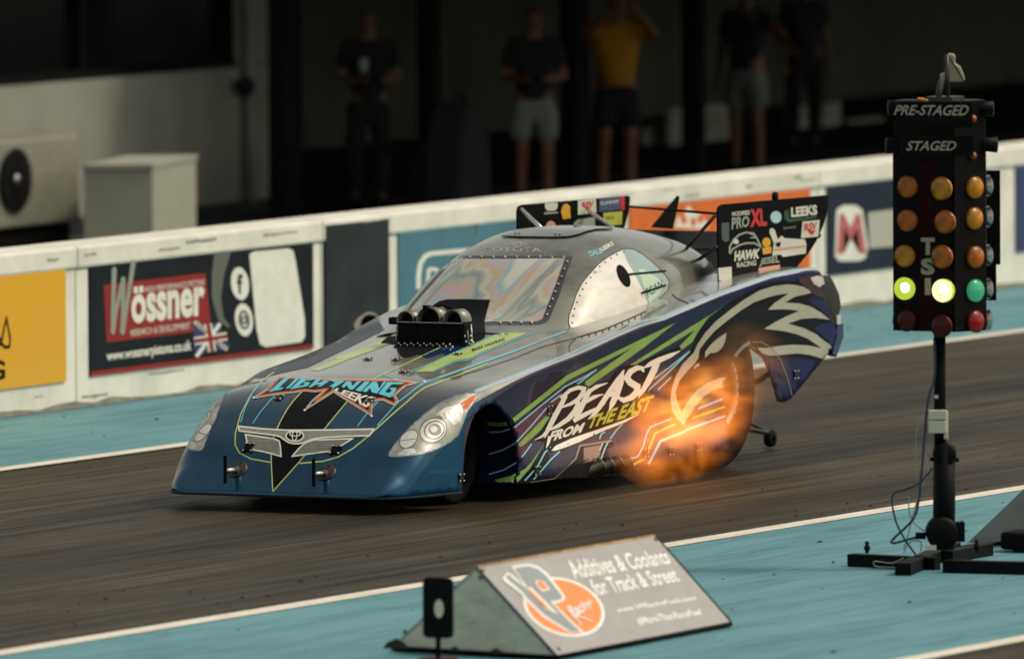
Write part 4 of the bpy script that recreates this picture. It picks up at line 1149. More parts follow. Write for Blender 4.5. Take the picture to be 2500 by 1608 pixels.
rivets(z3((1500, 1035), (1640, 985), (1800, 915), (1985, 830)), 11, .006)
tag(riv.build('window_rivet', darksteel, car), kind='stuff'); riv = MB()
rod = MB()
for a, c in (((1850, 615), (2110, 590)), ((1940, 745), (2110, 690))):
    P = [onbody(zz, .008, CBV) for zz in z3(a, ((a[0]+c[0])/2, (a[1]+c[1])/2), c)]
    P = [p for p in P if p is not None]
    if len(P) > 1: rod.tube(P, .006, 6)
rod.build('window_brace', blackmatte, car)
# roof hatch, a raised panel
hp = z3((950, 346), (1100, 350), (1300, 352), (1420, 349), (1500, 332), (1560, 310), (1620, 297), (1740, 292), (1700, 280), (1500, 268), (1300, 273), (1060, 299))
dfill('roof_hatch', hp, mat('hatch_paint', (.17, .165, .14), .35, .4, 1., var=.15), 12, 7, tree=CBV)
dline('hatch_seam', z3((950, 346), (1100, 351), (1300, 353), (1420, 350), (1500, 333), (1560, 311), (1620, 298), (1740, 293)), 2.8, blackmatte, 13, 7, tree=CBV)
rivets(z3((1035, 331), (1090, 330)), 2, .010); rivets(z3((1318, 334), (1378, 337)), 2, .010)
tag(riv.build('hatch_bolt', darksteel, car), kind='stuff'); riv = MB()
palegrey = mat('pale_grey_vinyl', (.42, .41, .36), .4)
dtext('TOYOTA', z3((825, 420), (1225, 425), (1232, 458), (815, 448)), palegrey, 4, 0, .0, 1.1, **K)
ec = z3((1065, 403))[0]
for q, a, c, rt in ((ec, 22, 4.6, 0), (ec, 6, 4.2, .2), ((ec[0], ec[1]-1.2), 13, 2.2, 0)):
    dline('roof_emblem', ellipse(q, a, c, 24, rt), 1.3, palegrey, 4, 4, True, **K)
dtext('DALE', z3((1560, 455), (1655, 425), (1670, 462), (1580, 490)), cyan, 4, .1, .03, **K)
dtext('LEEKS', z3((1648, 425), (1735, 378), (1750, 405), (1662, 452)), white_decal, 4, .1, .03, **K)
# deck seams and tape
seam = mat('seam_black', (.006, .006, .006), .6)
dline('deck_seam', z3((1478, 1070), (1450, 1095), (1428, 1125), (1432, 1168)), 1.8, seam, 3, 6)
dline('deck_seam', zH((1225, 495), (1500, 415), (1750, 310), (1905, 238)), 2.2, seam, 3, 8)
dline('deck_seam', zF((0, 330), (40, 370), (110, 405), (175, 432)), 2.2, seam, 3, 6)
rivets(zH((1250, 505), (1500, 435), (1750, 335), (1890, 262)), 10, .006, BV)
tag(riv.build('deck_rivet', darksteel, car), kind='stuff'); riv = MB()
palepaint = mat('silver_deck_paint', (.40, .40, .37), .35, .4, 1., var=.12, scale=3)
# ------------------------------------------------------------------ car hardware
# injector hat with three bores
ox, oz = 1.02, .985
inj = empty('injector_hat'); inj.parent = car
hatm = mat('hat_metal', (.17, .16, .13), .45, .4, .2, var=.2)
def bore(y, z, r, name='bore'):
    m = MB()
    # a half-round shell, thick-walled, open at the front
    n = 16; V = []; F = []
    for xi in (ox, ox+.13):
        for rr0 in (r, r-.005):
            for k in range(n+1):
                a = math.pi*k/n
                V.append((xi, y+rr0*math.cos(a), z+rr0*1.12*math.sin(a)))
    q = n+1
    for k in range(n):
        F += [(k, k+1, 2*q+k+1, 2*q+k), (q+k, 3*q+k, 3*q+k+1, q+k+1), (k, q+k, q+k+1, k+1)]
    m.add(V, F, True)
    return m.build(name, hatm, inj)
for gx, r in ((418, .061), (900, .083), (1400, .067)):
    q = at(zG((gx, 566))[0], 0, ox); y = q.y
    bore(y, q.z, r)
    MB().lathe((ox+.05, y, q.z), (1, 0, 0), [(0, 0.001), (.001, r-.011)], 20).build('throat', blackmatte, inj)
yl_, yr_ = at(zG((225, 566))[0], 0, ox).y, at(zG((1640, 566))[0], 0, ox).y
oy = (yl_+yr_)/2; ow = abs(yl_-yr_)
oz = at(zG((900, 566))[0], 0, ox).z
MB().box((ox+.075, oy, oz-.072), (.13, ow, .142)).build('plenum', blackmatte, inj, bevel=.012)
MB().box((ox+.0, oy, oz-.002), (.012, ow*.96, .005)).build('butterfly_shaft', steel, inj)
for y in (at(zG((622, 560))[0], 0, ox).y, at(zG((1175, 560))[0], 0, ox).y):
    MB().box((ox+.012, y, oz-.02), (.02, .012, .10)).build('divider', blackmatte, inj)
MB().box((ox+.02, oy+.03, oz+.085), (.04, .035, .03)).build('bracket', black, inj)
MB().tube([(ox+.04, oy+.02, oz+.085), (ox+.10, oy-.04, oz+.10), (ox+.22, oy-.12, oz+.05)], .009, 8).build('fuel_hose', blackmatte, inj)
for y0, y1 in ((oy-ow*.48, oy-ow*.52), (oy-ow*.54, oy-ow*.58)):
    MB().tube([(ox+.06, y0, oz-.01), (ox+.05, y1, oz-.17)], .006, 6).build('linkage_rod', steel, inj)
MB().tube([(ox+.03, oy+ow*.5+.01, oz-.03), (ox+.03, oy+ow*.5+.015, oz-.17)], .004, 6).build('linkage_rod', steel, inj)
MB().box((ox+.06, oy+ow*.5+.03, oz-.0), (.06, .08, .045)).build('throttle_lever', black, inj, bevel=.01)
pins = MB()
for q in [(285, 1010), (412, 1013), (549, 1012), (684, 1009), (815, 1015), (946, 1021), (1085, 1023), (1217, 1026), (1354, 1034), (333, 1049), (467, 1048), (603, 1047), (736, 1053), (868, 1053), (1006, 1057), (1139, 1060), (1272, 1069), (1408, 1078)]:
    pins.ball(at(zG(q)[0], 0, ox-.03), .0075, 6)
for q in [(1490, 1040), (1505, 1000), (1555, 1062), (1550, 990), (1635, 1030), (1640, 995), (1675, 1050), (1690, 975), (1765, 1012), (1800, 1028), (1800, 950), (1840, 990), (1815, 965), (1785, 855), (1660, 858)]:
    pins.ball(at(zG(q)[0], 0, ox+.02), .008, 6)
tag(pins.build('blower_stud', alum, inj), kind='stuff')
MB().box((ox+.09, oy, oz-.165), (.18, ow+.02, .10)).build('blower_case', blackmatte, inj, bevel=.02)
MB().tube([at(q, 0, ox-.06) for q in zG((250, 1090), (200, 1150), (110, 1170))], [.018, .02, .022], 8).build('fuel_fitting', blackmatte, inj)
# bonnet cut-out, screen and tape round the injector
dfill('bonnet_opening', zG((215, 1030), (255, 1150), (320, 1260), (395, 1312), (540, 1300), (630, 1265), (690, 1232), (740, 1270), (1170, 1082), (1850, 1025), (2085, 890), (2100, 760), (1900, 700), (400, 800)), blackmatte, 6, 8)
dfill('bonnet_opening', zG((-90, 1000), (60, 880), (200, 820), (330, 850), (250, 1030), (-60, 1012)), blackmatte, 6, 6)
dfill('screen_baffle', z3((440, 850), (500, 812), (560, 798), (700, 797), (868, 800), (845, 880), (826, 955), (834, 1040), (500, 1060)), black, 8, 8, jump=.5, base=.003)
dline('baffle_edge', z3((500, 812), (560, 798), (700, 797), (868, 800), (845, 880), (826, 955)), 1.4, darksteel, 10, 8, jump=.5, base=.003)
# four-lobed quarter-turn fasteners
fastm = mat('bronze_tab', (.050, .042, .032), .4, .8)
def fastener(p, s=.026, m=fastm, stretch=1.):
    q = onbody(p, .003)
    if q is None: return
    d = ray(p).normalized()
    h = BV.ray_cast(CAM, d); n = h[1] if h[1].dot(d) < 0 else -h[1]
    a = n.cross(Vector((0, 0, 1)) if abs(n.z) < .9 else Vector((1, 0, 0))).normalized(); b = n.cross(a)
    mb = MB(); pts = []
    for k in range(16):
        an = 2*math.pi*k/16; r = s*(1.25 if k % 4 == 2 else .62 if k % 4 == 0 else .9)
        pts.append(q + a*r*math.cos(an)*stretch + b*r*math.sin(an))
    mb.prism(pts, n*.006)
    o = mb.build('fastener_tab', m, car)
    bb = MB()
    for k in range(4):
        an = math.pi/4+k*math.pi/2
        bb.ball(q + n*.007 + a*s*1.05*math.cos(an)*stretch + b*s*1.05*math.sin(an), .0075, 6)
    tag(bb.build('bolt', steel, o), kind='stuff')
for q in ((795, 345), (1420, 362), (1405, 78), (1600, 82), (1650, 167), (2022, 45), (2042, 890)):
    fastener(z1(q)[0])
for q in ((585, 685), (1182, 703)):
    fastener(z1(q)[0], .036, blackmatte)
for q in ((685, 690), (555, 1322), (1690, 1140), (1952, 1115), (2238, 1075)):
    fastener(zA(q)[0], .030)
fastener(zF((1290, 1175))[0], .030)
# tow pins on the nose
for cpx, bladex in (((508, 832), 430), ((1116, 855), 1042)):
    p = z1(cpx)[0]; d = ray(p).normalized(); h = BV.ray_cast(CAM, d); n = h[1] if h[1].dot(d) < 0 else -h[1]
    q = h[0]
    tp = empty('tow_pin'); tp.parent = car
    MB().lathe(q, n, [(-.01, .062), (.006, .062), (.010, .056), (.011, .0)], 24).build('flange', darksteel, tp)
    e = at(z1((bladex, cpx[1]+12))[0], 1, q.y)
    e = q + Vector((-.15, 0, .0))
    MB().tube([q, e], [.019, .015], 10).build('pin', steel, tp)
    MB().box(e + Vector((-.006, 0, .010)), (.010, .020, .165)).build('blade', blackmatte, tp, bevel=.002)
    bb = MB()
    a = n.cross(Vector((0, 0, 1))).normalized(); b = n.cross(a)
    for k in range(3): bb.ball(q+n*.01+.044*(math.cos(k*2.1+.4)*a+math.sin(k*2.1+.4)*b), .006, 6)
    tag(bb.build('bolt', blackmatte, tp), kind='stuff')

# wheels
def wheel(x, y, z, R, wdt, rimr, name, sg, slick=True):
    wh = empty(name, (x, y, z)); wh.parent = car
    hw = wdt/2
    ty = MB().lathe((0, 0, 0), (0, 1, 0), [(-hw*.80, rimr), (-hw*.95, rimr+.03), (-hw*1.02, rimr+(R-rimr)*.45), (-hw*1.0, R*.955), (-hw*.92, R*.985), (-hw*.7, R*.998), (0, R*1.003), (hw*.7, R*.998), (hw*.92, R*.985), (hw*1.0, R*.955), (hw*1.02, rimr+(R-rimr)*.45), (hw*.95, rimr+.03), (hw*.80, rimr)], 64).build('tyre', rubber, wh)
    for s in (-1, 1):
        rim = MB(); ring_ = MB()
        rim.lathe((0, 0, 0), (0, s, 0), [(hw*.55, rimr*.55), (hw*.70, rimr*.84), (hw*.88, rimr*.86)], 40)
        ring_.lathe((0, 0, 0), (0, s, 0), [(hw*.86, rimr*.86), (hw*.99, rimr*.87), (hw*1.02, rimr*.95), (hw*.99, rimr*1.04), (hw*.80, rimr*1.02)], 48)
        rim.build('rim', darksteel if slick else blackmatte, wh)
        ring_.build('beadlock_ring', mat('dull_rim', (.26, .22, .17), .6, .4, var=.3) if slick else blackmatte, wh)
    MB().lathe((0, 0, 0), (0, sg, 0), [(hw*.2, .0), (hw*.25, rimr*.6)], 32).build('disc', blackmatte, wh)
    MB().lathe((0, 0, 0), (0, sg, 0), [(hw*.2, .06), (hw*.75, .055), (hw*.78, 0)], 20).build('hub', darksteel, wh)
    if slick:
        bl = MB()
        for k in range(24):
            a = 2*math.pi*k/24
            bl.ball((rimr*.95*math.cos(a), sg*hw*1.02, rimr*.95*math.sin(a)), .007, 6)
        tag(bl.build('beadlock_bolt', blackmatte, wh), kind='stuff')
        for k in range(8):
            a = 2*math.pi*k/8
            MB().tube([(.05*math.cos(a), sg*hw*.7, .05*math.sin(a)), (rimr*.86*math.cos(a+.1), sg*hw*.62, rimr*.86*math.sin(a+.1))], [.02, .03], 6).build('spoke', darksteel, wh)
    return wh
wheel(3.21, -.70, .475, .475, .42, .225, 'rear_wheel', -1)
wheel(3.21, .70, .475, .475, .42, .225, 'rear_wheel', 1)
wheel(.05, -.63, .28, .28, .13, .19, 'front_wheel', -1, False)
wheel(.03, .56, .285, .285, .13, .19, 'front_wheel', 1, False)

# chassis, belly pan and engine put in the hollow shell to block light through it
ch = empty('chassis'); ch.parent = car
MB().box((1.35, 0, .14), (3.4, .62, .10)).build('belly_pan', blackmatte, ch)
MB().box((-.05, 0, .25), (.7, .9, .2)).build('nose_bulkhead', blackmatte, ch)
MB().box((.34, -.38, .36), (.03, .54, .44)).build('wheel_tub', blackmatte, ch)
MB().box((.34, .38, .36), (.03, .54, .44)).build('wheel_tub', blackmatte, ch)
MB().box((1.35, 0, .5), (.9, .5, .6)).build('engine_block', darksteel, ch)
for sy in (-1, 1):
    MB().tube([(-.5, sy*.28, .22), (.3, sy*.30, .25), (1.8, sy*.33, .24), (3.2, sy*.25, .34)], .02).build('frame_rail', darksteel, ch)
    MB().tube([(2.0, sy*.3, .25), (2.3, sy*.27, 1.05), (2.9, sy*.2, 1.2), (3.3, sy*.25, .4)], .02).build('roll_cage', darksteel, ch)
MB().box((2.55, 0, .62), (.05, .6, .9)).build('firewall', blackmatte, ch)
MB().tube([(3.19, -.5, .46), (3.19, .5, .46)], .07).build('rear_axle', darksteel, ch)
MB().lathe((3.19, 0, .46), (0, 1, 0), [(-.16, .02), (-.12, .16), (.12, .16), (.16, .02)], 20).build('differential', darksteel, ch)
# exhaust pipes
pipem = mat('burnt_exhaust_steel', (.045, .038, .032), .35, .9, var=.4, scale=8)
for sy in (-1, 1):
    for k in range(4):
        x = 1.15 + .125*k
        MB().tube([(x-.30, sy*.40, .40), (x-.22, sy*.60, .20), (x-.08, sy*.82, .095), (x+.06, sy*.955, .105), (x+.17, sy*1.02, .15)], [.040, .040, .042, .044, .046], 14, caps=False).build('exhaust_pipe', pipem, car)
        MB().lathe((x+.16, sy*1.0145, .146), (.11, sy*.065, .045), [(0, .0), (.001, .042)], 14).build('pipe_mouth', blackmatte, car)
        MB().lathe((x+.165, sy*1.0175, .149), (.11, sy*.065, .045), [(0, .043), (.004, .0475), (.008, .043)], 16).build('pipe_rim', mat('scorched_rim', (.30, .24, .17), .35, .9), car)
# recess in the flank round the pipes
dfill('exhaust_recess', zA((735, 1412), (860, 1310), (960, 1200), (1000, 1060), (1150, 1030), (1335, 1012), (1345, 1050), (1290, 1085), (1310, 1200), (1330, 1270), (1540, 1290), (1500, 1385), (1150, 1440)), blackgloss, 3, 8)
dline('recess_rim', zA((345, 1464), (740, 1400), (960, 1195), (1003, 1062), (1335, 1010)), [1.5, 3, 4, 5, 4], mat('recess_rim', (.16, .11, .07), .3, .4, 1.), 5, 8)
dfill('recess_panel', zA((1045, 1080), (1230, 1050), (1205, 1210), (1040, 1235)), mat('recess_brown', (.10, .055, .035), .35, .2, 1., var=.3), 4, 7)
dline('recess_rim', zA((1300, 1075), (1345, 1060), (1352, 1025)), 5, blackgloss, 6, 6)

# rear spoiler
sp = empty('rear_spoiler'); sp.parent = car
plm = mat('spoiler_paint', (.0012, .0014, .002), .5, var=.4, scale=3, spec=.06)
YP = -.75
def ppx(pts, Y=YP): return [at(q, 1, Y) for q in pts]
outl = zD((78, 330), (95, 260), (150, 232), (900, 165), (1640, 100), (1675, 120), (1660, 300), (1600, 540), (1500, 760), (1400, 920), (1290, 1050), (1150, 1220), (800, 1430), (100, 1620))
P = ppx(outl)
MB().prism([Vector((p.x, YP, p.z)) for p in P], (0, .012, 0)).build('end_plate', plm, sp)
MB().prism([Vector((p.x+.285, .78, p.z-.045)) for p in P], (0, .012, 0)).build('end_plate', plm, sp)
def plate_print(poly, m, lay, Y=YP, name='sticker', F=None):
    if F is None: V, F = fill2d(poly, 6)
    else: V = poly
    W = [at(q, 1, Y) for q in V]
    return link(name, pymesh(name, [(p.x, Y-.0015*lay, p.z) for p in W], F), m, sp)
def plate_text(s, quad, m, lay, Y=YP, **k):
    V, F = text2d(s, **k)
    return plate_print(quadmap(V, quad), m, lay, Y, 'lettering', F)
redst = mat('red_sticker', (.50, .015, .015), .4)
amberst = mat('amber_sticker', (.60, .30, .01), .4)
palest = mat('pale_sticker', (.55, .54, .46), .4)
bluest = mat('pale_blue_sticker', (.36, .52, .58), .4)
salmon = mat('salmon_sticker', (.55, .26, .16), .4)
greenst = mat('dark_green_sticker', (.02, .05, .025), .4)
yelst = mat('yellow_sticker', (.42, .42, .03), .4)
bluest2 = mat('blue_sticker', (.05, .07, .16), .4)
plate_text('MODIFIED', zD((275, 340), (535, 315), (535, 380), (280, 405)), palest, 1, bold=.03)
plate_text('PRO', zD((275, 420), (530, 395), (525, 550), (270, 600)), greyp, 1, bold=.03)
plate_text('XL', zD((540, 300), (760, 285), (785, 540), (535, 560)), redst, 1, bold=.05)
plate_print(zD(*ellipse((912, 415), 80, 88, 20)), bluest, 1)
plate_text('LEEKS', zD((1125, 275), (1500, 235), (1510, 380), (1130, 420)), palest, 2, bold=.05)
plate_print(zD((1030, 330), (1090, 300), (1110, 440), (1500, 395), (1495, 430), (1090, 490), (1040, 450)), greenst, 1)
plate_text('Speedwell', zD((1020, 550), (1195, 535), (1195, 585), (1025, 600)), greyp, 1)
plate_print(zD((1295, 480), (1545, 455), (1525, 695), (1275, 720)), palest, 1)
plate_text('RSV', zD((1320, 510), (1505, 480), (1500, 590), (1320, 620)), redst, 2, bold=.04)
plate_print(zD((1360, 610), (1490, 600), (1430, 680)), redst, 2)
V, F = strip2d(zD((240, 930), (245, 840), (300, 740), (380, 670), (480, 635), (590, 650), (640, 730), (690, 840), (600, 790), (480, 790), (380, 820), (280, 880), (245, 950)), 4.5, 5)
plate_print(V, greyp, 1, name='hawk_print', F=F)
plate_print(zD((480, 640), (580, 640), (640, 720), (520, 720), (600, 690)), greyp, 1.5, name='hawk_print')
plate_print(zD(*ellipse((330, 768), 42, 38, 12)), palest, 2, name='hawk_print')
plate_text('HAWK', zD((315, 905), (690, 865), (665, 1010), (305, 1055)), palest, 2, bold=.05)
plate_text('RACING', zD((345, 1070), (625, 1035), (620, 1110), (345, 1145)), palest, 2, bold=.02)
plate_print(zD(*ellipse((775, 780), 62, 72, 14)), amberst, 1)
plate_print(zD((715, 860), (845, 840), (850, 935), (725, 955)), amberst, 1)
plate_print(zD((820, 590), (860, 570), (895, 600), (940, 740), (990, 680), (1040, 720), (1330, 735), (1350, 800), (1345, 940), (1010, 990), (985, 955), (860, 970), (870, 880), (880, 790), (820, 640)), palest, 1)
plate_print(zD((885, 870), (1330, 820), (1330, 850), (885, 905)), salmon, 2)
plate_print(zD((900, 790), (980, 770), (970, 840), (920, 845)), blackmatte, 2)
plate_text('JESEL', zD((690, 1010), (960, 960), (965, 1100), (665, 1130)), greyp, 2, bold=.03)
plate_print(zD((660, 1150), (970, 1100), (970, 1230), (665, 1275)), salmon, 1)
plate_print(zD((78, 1150), (270, 1130), (275, 1310), (90, 1335)), palest, 1)
plate_print(zD((125, 500), (235, 490), (235, 760), (175, 775), (130, 740)), mat('slate_sticker', (.06, .07, .08), .4), 1)
Y2 = .778
plate_print(zE((620, 275), (860, 270), (850, 380), (800, 420), (660, 420), (620, 360)), palest, 1, Y2)
plate_print(zE((600, 450), (870, 440), (860, 470), (605, 490)), greyp, 1, Y2)
plate_print(zE((960, 310), (1030, 285), (1095, 340), (1090, 430), (1105, 560), (960, 585), (920, 430)), amberst, 1, Y2)
plate_print(zE((1240, 230), (1580, 190), (1590, 450), (1240, 500)), palest, 1, Y2)
plate_text('RSV', zE((1310, 260), (1540, 235), (1520, 340), (1320, 365)), redst, 2, Y2, bold=.04)
plate_print(zE((1350, 360), (1500, 350), (1420, 420)), redst, 2, Y2)
plate_print(zE((1640, 190), (2030, 150), (2040, 400), (1640, 440)), bluest2, 1, Y2)
plate_text('SUMMIT', zE((1660, 250), (2010, 215), (2010, 280), (1660, 315)), palest, 2, Y2, bold=.02)
plate_print(zE((2035, 150), (2120, 140), (2125, 400), (2045, 410)), redst, 1, Y2)
plate_print(zE((1720, 460), (2080, 430), (2070, 680), (1800, 705), (1720, 640)), yelst, 1, Y2)
plate_text('RACE', zE((1770, 530), (1920, 515), (1920, 570), (1770, 590)), darkgrey, 2, Y2)
plate_print(zE((1150, 740), (1170, 640), (1250, 580), (1560, 540), (1560, 720)), greyp, 1, Y2)
plate_print(zE((630, 720), (660, 640), (730, 605), (800, 640), (830, 715)), salmon, 1, Y2)
# the wing blade between the plates and its fin
a = at(zS((860, 300))[0], 1, .775); c = at(zS((1460, 310))[0], 1, -.745)
xe = 4.98; zc_ = 1.335
MB().prism([(3.95, -.737, 1.13), (xe, -.737, zc_), (xe, -.737, zc_+.02), (3.95, -.737, 1.15)], (0, 1.515, 0)).build('wing', plm, sp)
MB().box((4.55, .02, 1.268), (.02, 1.51, .02)).build('wing_rib', darksteel, sp)
fin = [at(q, 1, .35) for q in zS((1005, 300), (1187, 80), (1196, 90), (1150, 310))]
MB().prism([(p.x, .35, p.z) for p in fin], (0, .012, 0)).build('fin', plm, sp)
def strut(a, ya, b, yb, r, m):
    MB().tube([at(zS(a)[0], 1, ya), at(zS(b)[0], 1, yb)], r, 8).build('strut', m, sp)
strut((1445, 215), -.74, (1115, 590), -.30, .011, darksteel)
strut((1452, 435), -.74, (1205, 612), -.30, .012, darksteel)
strut((1100, 585), -.30, (1185, 615), -.30, .014, steel)
strut((95, 175), .76, (225, 300), .36, .013, alum)
strut((555, 180), .76, (775, 335), .20, .013, alum)
strut((850, 155), .76, (1455, 205), -.74, .008, blackmatte)
MB().tube([at(q, 1, -.30) for q in zS((1180, 620), (1240, 625), (1290, 650), (1320, 690))], .014, 8).build('hose', blackmatte, sp)
MB().ball(at(zS((1195, 660))[0], 1, -.28), .045, 10).build('mounting', blackmatte, sp)
mount = at(zS((1870, 85))[0], 1, YP)
MB().lathe(mount, (0, -1, 0), [(-.02, .03), (.0, .03), (.001, 0)], 12).build('plate_bracket', plm, sp)

# parachute packs behind the tail
def pack(y):
    mb = MB()
    pts = [(4.60, 1.12), (4.74, 1.125), (4.92, 1.10), (5.03, 1.00), (5.06, .90), (4.99, .80), (4.98, .72), (4.90, .66), (4.80, .72), (4.72, .9)]
    n = len(pts)
    rows = [(-.16, .78), (-.13, .95), (0, 1.0), (.13, .95), (.16, .78)]
    V = []; F = []
    for dy, s in rows:
        for k, (x, z) in enumerate(pts):
            j = 1+.03*math.sin(k*2.3+dy*20)
            V.append((4.84+(x-4.84)*s*j, y+dy, .9+(z-.9)*s*j))
    for i in range(4):
        for k in range(n): F.append((i*n+k, i*n+(k+1) % n, (i+1)*n+(k+1) % n, (i+1)*n+k))
    F += [tuple(range(n))[::-1], tuple(4*n+k for k in range(n))]
    mb.add(V, F, True)
    o = mb.build('parachute_pack', mat('pack_nylon', (.008, .009, .009), .85, var=.4, bump=.6, scale=18), car)
    MB().box((4.96, y-.165, .80), (.05, .01, .10)).build('pack_buckle', palest, o)
pack(-.70); pack(.30)
# rear bumper return, push bar and wheelie bar
MB().prism([(4.80, -.93, .60), (4.90, -.93, .72), (4.90, -.93, .80), (4.82, -.93, .80), (4.74, -.93, .62)], (0, .05, 0)).build('tail_flange', mat('tail_blue', (.006, .012, .09), .35, .3, 1.), car)
MB().tube([(3.25, -.30, .36), (4.3, -.34, .20), (5.02, -.36, .09)], .018).build('wheelie_bar', darksteel, car)
MB().tube([(3.25, .30, .36), (4.3, .34, .20), (5.02, .36, .09)], .018).build('wheelie_bar', darksteel, car)
MB().tube([(3.3, -.30, .62), (5.02, -.36, .09)], .014).build('wheelie_bar', darksteel, car)
for y in (-.36, .36):
    MB().lathe((5.02, y, .058), (0, 1, 0), [(-.025, .02), (-.023, .05), (0, .056), (.023, .05), (.025, .02)], 18).build('wheelie_wheel', rubber, car)
pt = [at(q, 1, -.55) for q in z6((0, 0))]
MB().tube([at(q, 1, -.60) for q in zF((880, 1250), (930, 1225), (1000, 1175), (1060, 1140))], .018).build('rear_brace', blackmatte, car)
MB().tube([at(q, 1, -.80) for q in zF((815, 885), (890, 940), (960, 1000))], .008).build('rear_brace', steel, car)

# ------------------------------------------------------------------ exhaust flames (a small glowing cloud along the flank)
def flame_obj(name, c, d, dens, col, strength, seed, label, cat, rot=0., nscale=3.2):
    bm = bmesh.new(); bmesh.ops.create_icosphere(bm, subdivisions=3, radius=1)
    rnd = random.Random(seed)
    ph = [rnd.random()*6 for _ in range(6)]
    for v in bm.verts:
        k = 1+.10*math.sin(3*v.co.x+ph[0])*math.cos(4*v.co.z+ph[1])+.06*math.sin(7*v.co.z+ph[2])
        v.co = Vector((v.co.x*d[0]*k, v.co.y*d[1], v.co.z*d[2]*k))
    me = bpy.data.meshes.new(name); bm.to_mesh(me); bm.free()
    o = link(name, me); o.location = c; o.rotation_euler = (0, rot, 0)
    tag(o, label, cat)
    m = bpy.data.materials.new(name+'_gas'); m.use_nodes = True; t = m.node_tree
    for n in list(t.nodes): t.nodes.remove(n)
    ou = t.nodes.new('ShaderNodeOutputMaterial'); pv = t.nodes.new('ShaderNodeVolumePrincipled')
    tc = t.nodes.new('ShaderNodeTexCoord'); mp = t.nodes.new('ShaderNodeMapping'); mp.inputs['Scale'].default_value = (1/d[0], 1/d[1], 1/d[2])
    le = t.nodes.new('ShaderNodeVectorMath'); le.operation = 'LENGTH'
    fo = t.nodes.new('ShaderNodeMapRange'); fo.inputs[1].default_value = .95; fo.inputs[2].default_value = .25; fo.inputs[3].default_value = 0; fo.inputs[4].default_value = 1
    m2 = t.nodes.new('ShaderNodeMapping'); m2.inputs['Scale'].default_value = (.75, 1, 1.5); m2.inputs['Rotation'].default_value = (0, .35, 0); m2.inputs['Location'].default_value = (seed, 0, 0)
    nz = t.nodes.new('ShaderNodeTexNoise'); nz.inputs['Scale'].default_value = nscale; nz.inputs['Detail'].default_value = 6; nz.inputs['Distortion'].default_value = 1.1
    nr = t.nodes.new('ShaderNodeMapRange'); nr.inputs[1].default_value = .41; nr.inputs[2].default_value = .64
    mu = t.nodes.new('ShaderNodeMath'); mu.operation = 'MULTIPLY'
    t.links.new(tc.outputs['Object'], mp.inputs[0]); t.links.new(mp.outputs[0], le.inputs[0]); t.links.new(le.outputs['Value'], fo.inputs[0])
    t.links.new(tc.outputs['Object'], m2.inputs[0]); t.links.new(m2.outputs[0], nz.inputs['Vector']); t.links.new(nz.outputs[0], nr.inputs[0])
    t.links.new(fo.outputs[0], mu.inputs[0]); t.links.new(nr.outputs[0], mu.inputs[1])
    ms = t.nodes.new('ShaderNodeMath'); ms.operation = 'MULTIPLY'; ms.inputs[1].default_value = strength
    md_ = t.nodes.new('ShaderNodeMath'); md_.operation = 'MULTIPLY'; md_.inputs[1].default_value = dens
    t.links.new(mu.outputs[0], ms.inputs[0]); t.links.new(mu.outputs[0], md_.inputs[0])
    t.links.new(md_.outputs[0], pv.inputs['Density'])
    pv.inputs['Color'].default_value = (.6, .35, .15, 1)
    pv.inputs['Emission Color'].default_value = (*col, 1)
    t.links.new(ms.outputs[0], pv.inputs['Emission Strength'])
    t.links.new(pv.outputs[0], ou.inputs['Volume'])
    me.materials.append(m)
    return o
flame_obj('exhaust_flame', (2.24, -1.14, .37), (1.12, .18, .42), .9, (1., .25, .022), 4.6, 3, 'orange exhaust flame licking back along the car flank to the rear tyre', 'flame', -.10)

sm = flame_obj('exhaust_smoke', (3.20, -1.12, .66), (.62, .16, .28), 1.5, (1., .36, .10), .55, 8, None, None, .2)
tag(sm, 'thin brown exhaust smoke drifting up over the hawk graphic', 'smoke', kind='stuff')

core = flame_obj('exhaust_flame', (2.32, -1.10, .44), (.62, .10, .24), .4, (1., .46, .10), 4.2, 11, 'brighter yellow heart of the flame over the hawk beak on the car flank', 'flame', -.25, 4.)
# ------------------------------------------------------------------ foreground signs
wedge_end = mat('weathered_plywood', (.58, .59, .47), .75, var=.16, scale=7, bump=.35, stretch=(1, 1, 3))
facem = mat('grey_sign_face', (.34, .318, .312), .55, var=.06)
def wedge(A, B, C, Dp, za, name, label, faceprint):
    """triangular sign: A/B ends on the ground (near edge), ridge above"""
    t = empty(name, (A.x, A.y, 0), label=label, cat='sign')
    return t
Apx = dd((1300, 1530))[0]; Bpx = dd((1708, 1452))[0]; Cpx = dd((918, 1508))[0]
A = at(Apx, 2, .03); Bq = at(Bpx, 2, .03); Cq = at(Cpx, 2, .03)
ym = (A.y+Cq.y)/2
RA = at(dd((1113, 1324))[0], 1, ym); RB = None
_n = (Bq-A).cross(RA-A); _d = ray(dd((1531, 1251))[0]); RB = CAM + _d*((A-CAM).dot(_n)/_d.dot(_n))
Dq = Vector((Bq.x+(Cq.x-A.x), Bq.y+(Cq.y-A.y), .03))
t = empty('wedge_sign', (A.x, A.y, 0), label='triangular trackside sign with grey face advertising additives and coolants beside the lane', cat='sign')
L0 = Vector(t.location)
def wp(name, V, inward, m):
    return MB().prism([v-L0 for v in V], inward).build(name, m, t)
e = Vector((.006, 0, 0))
nrm = (Bq-A).cross(RA-A).normalized()
if nrm.y > 0: nrm = -nrm
wp('face', [A, Bq, RB, RA], -nrm*.015, facem)
nb2 = Vector((nrm.x, -nrm.y, nrm.z))
wp('back', [Cq, RA, RB, Dq], -nb2*.015, facem)
wp('end_panel', [A+e*.2+Vector((0, .012, .0)), RA+e*.2-Vector((0, 0, .012)), Cq+e*.2-Vector((0, .012, 0))], Vector((.015, 0, 0)), wedge_end)
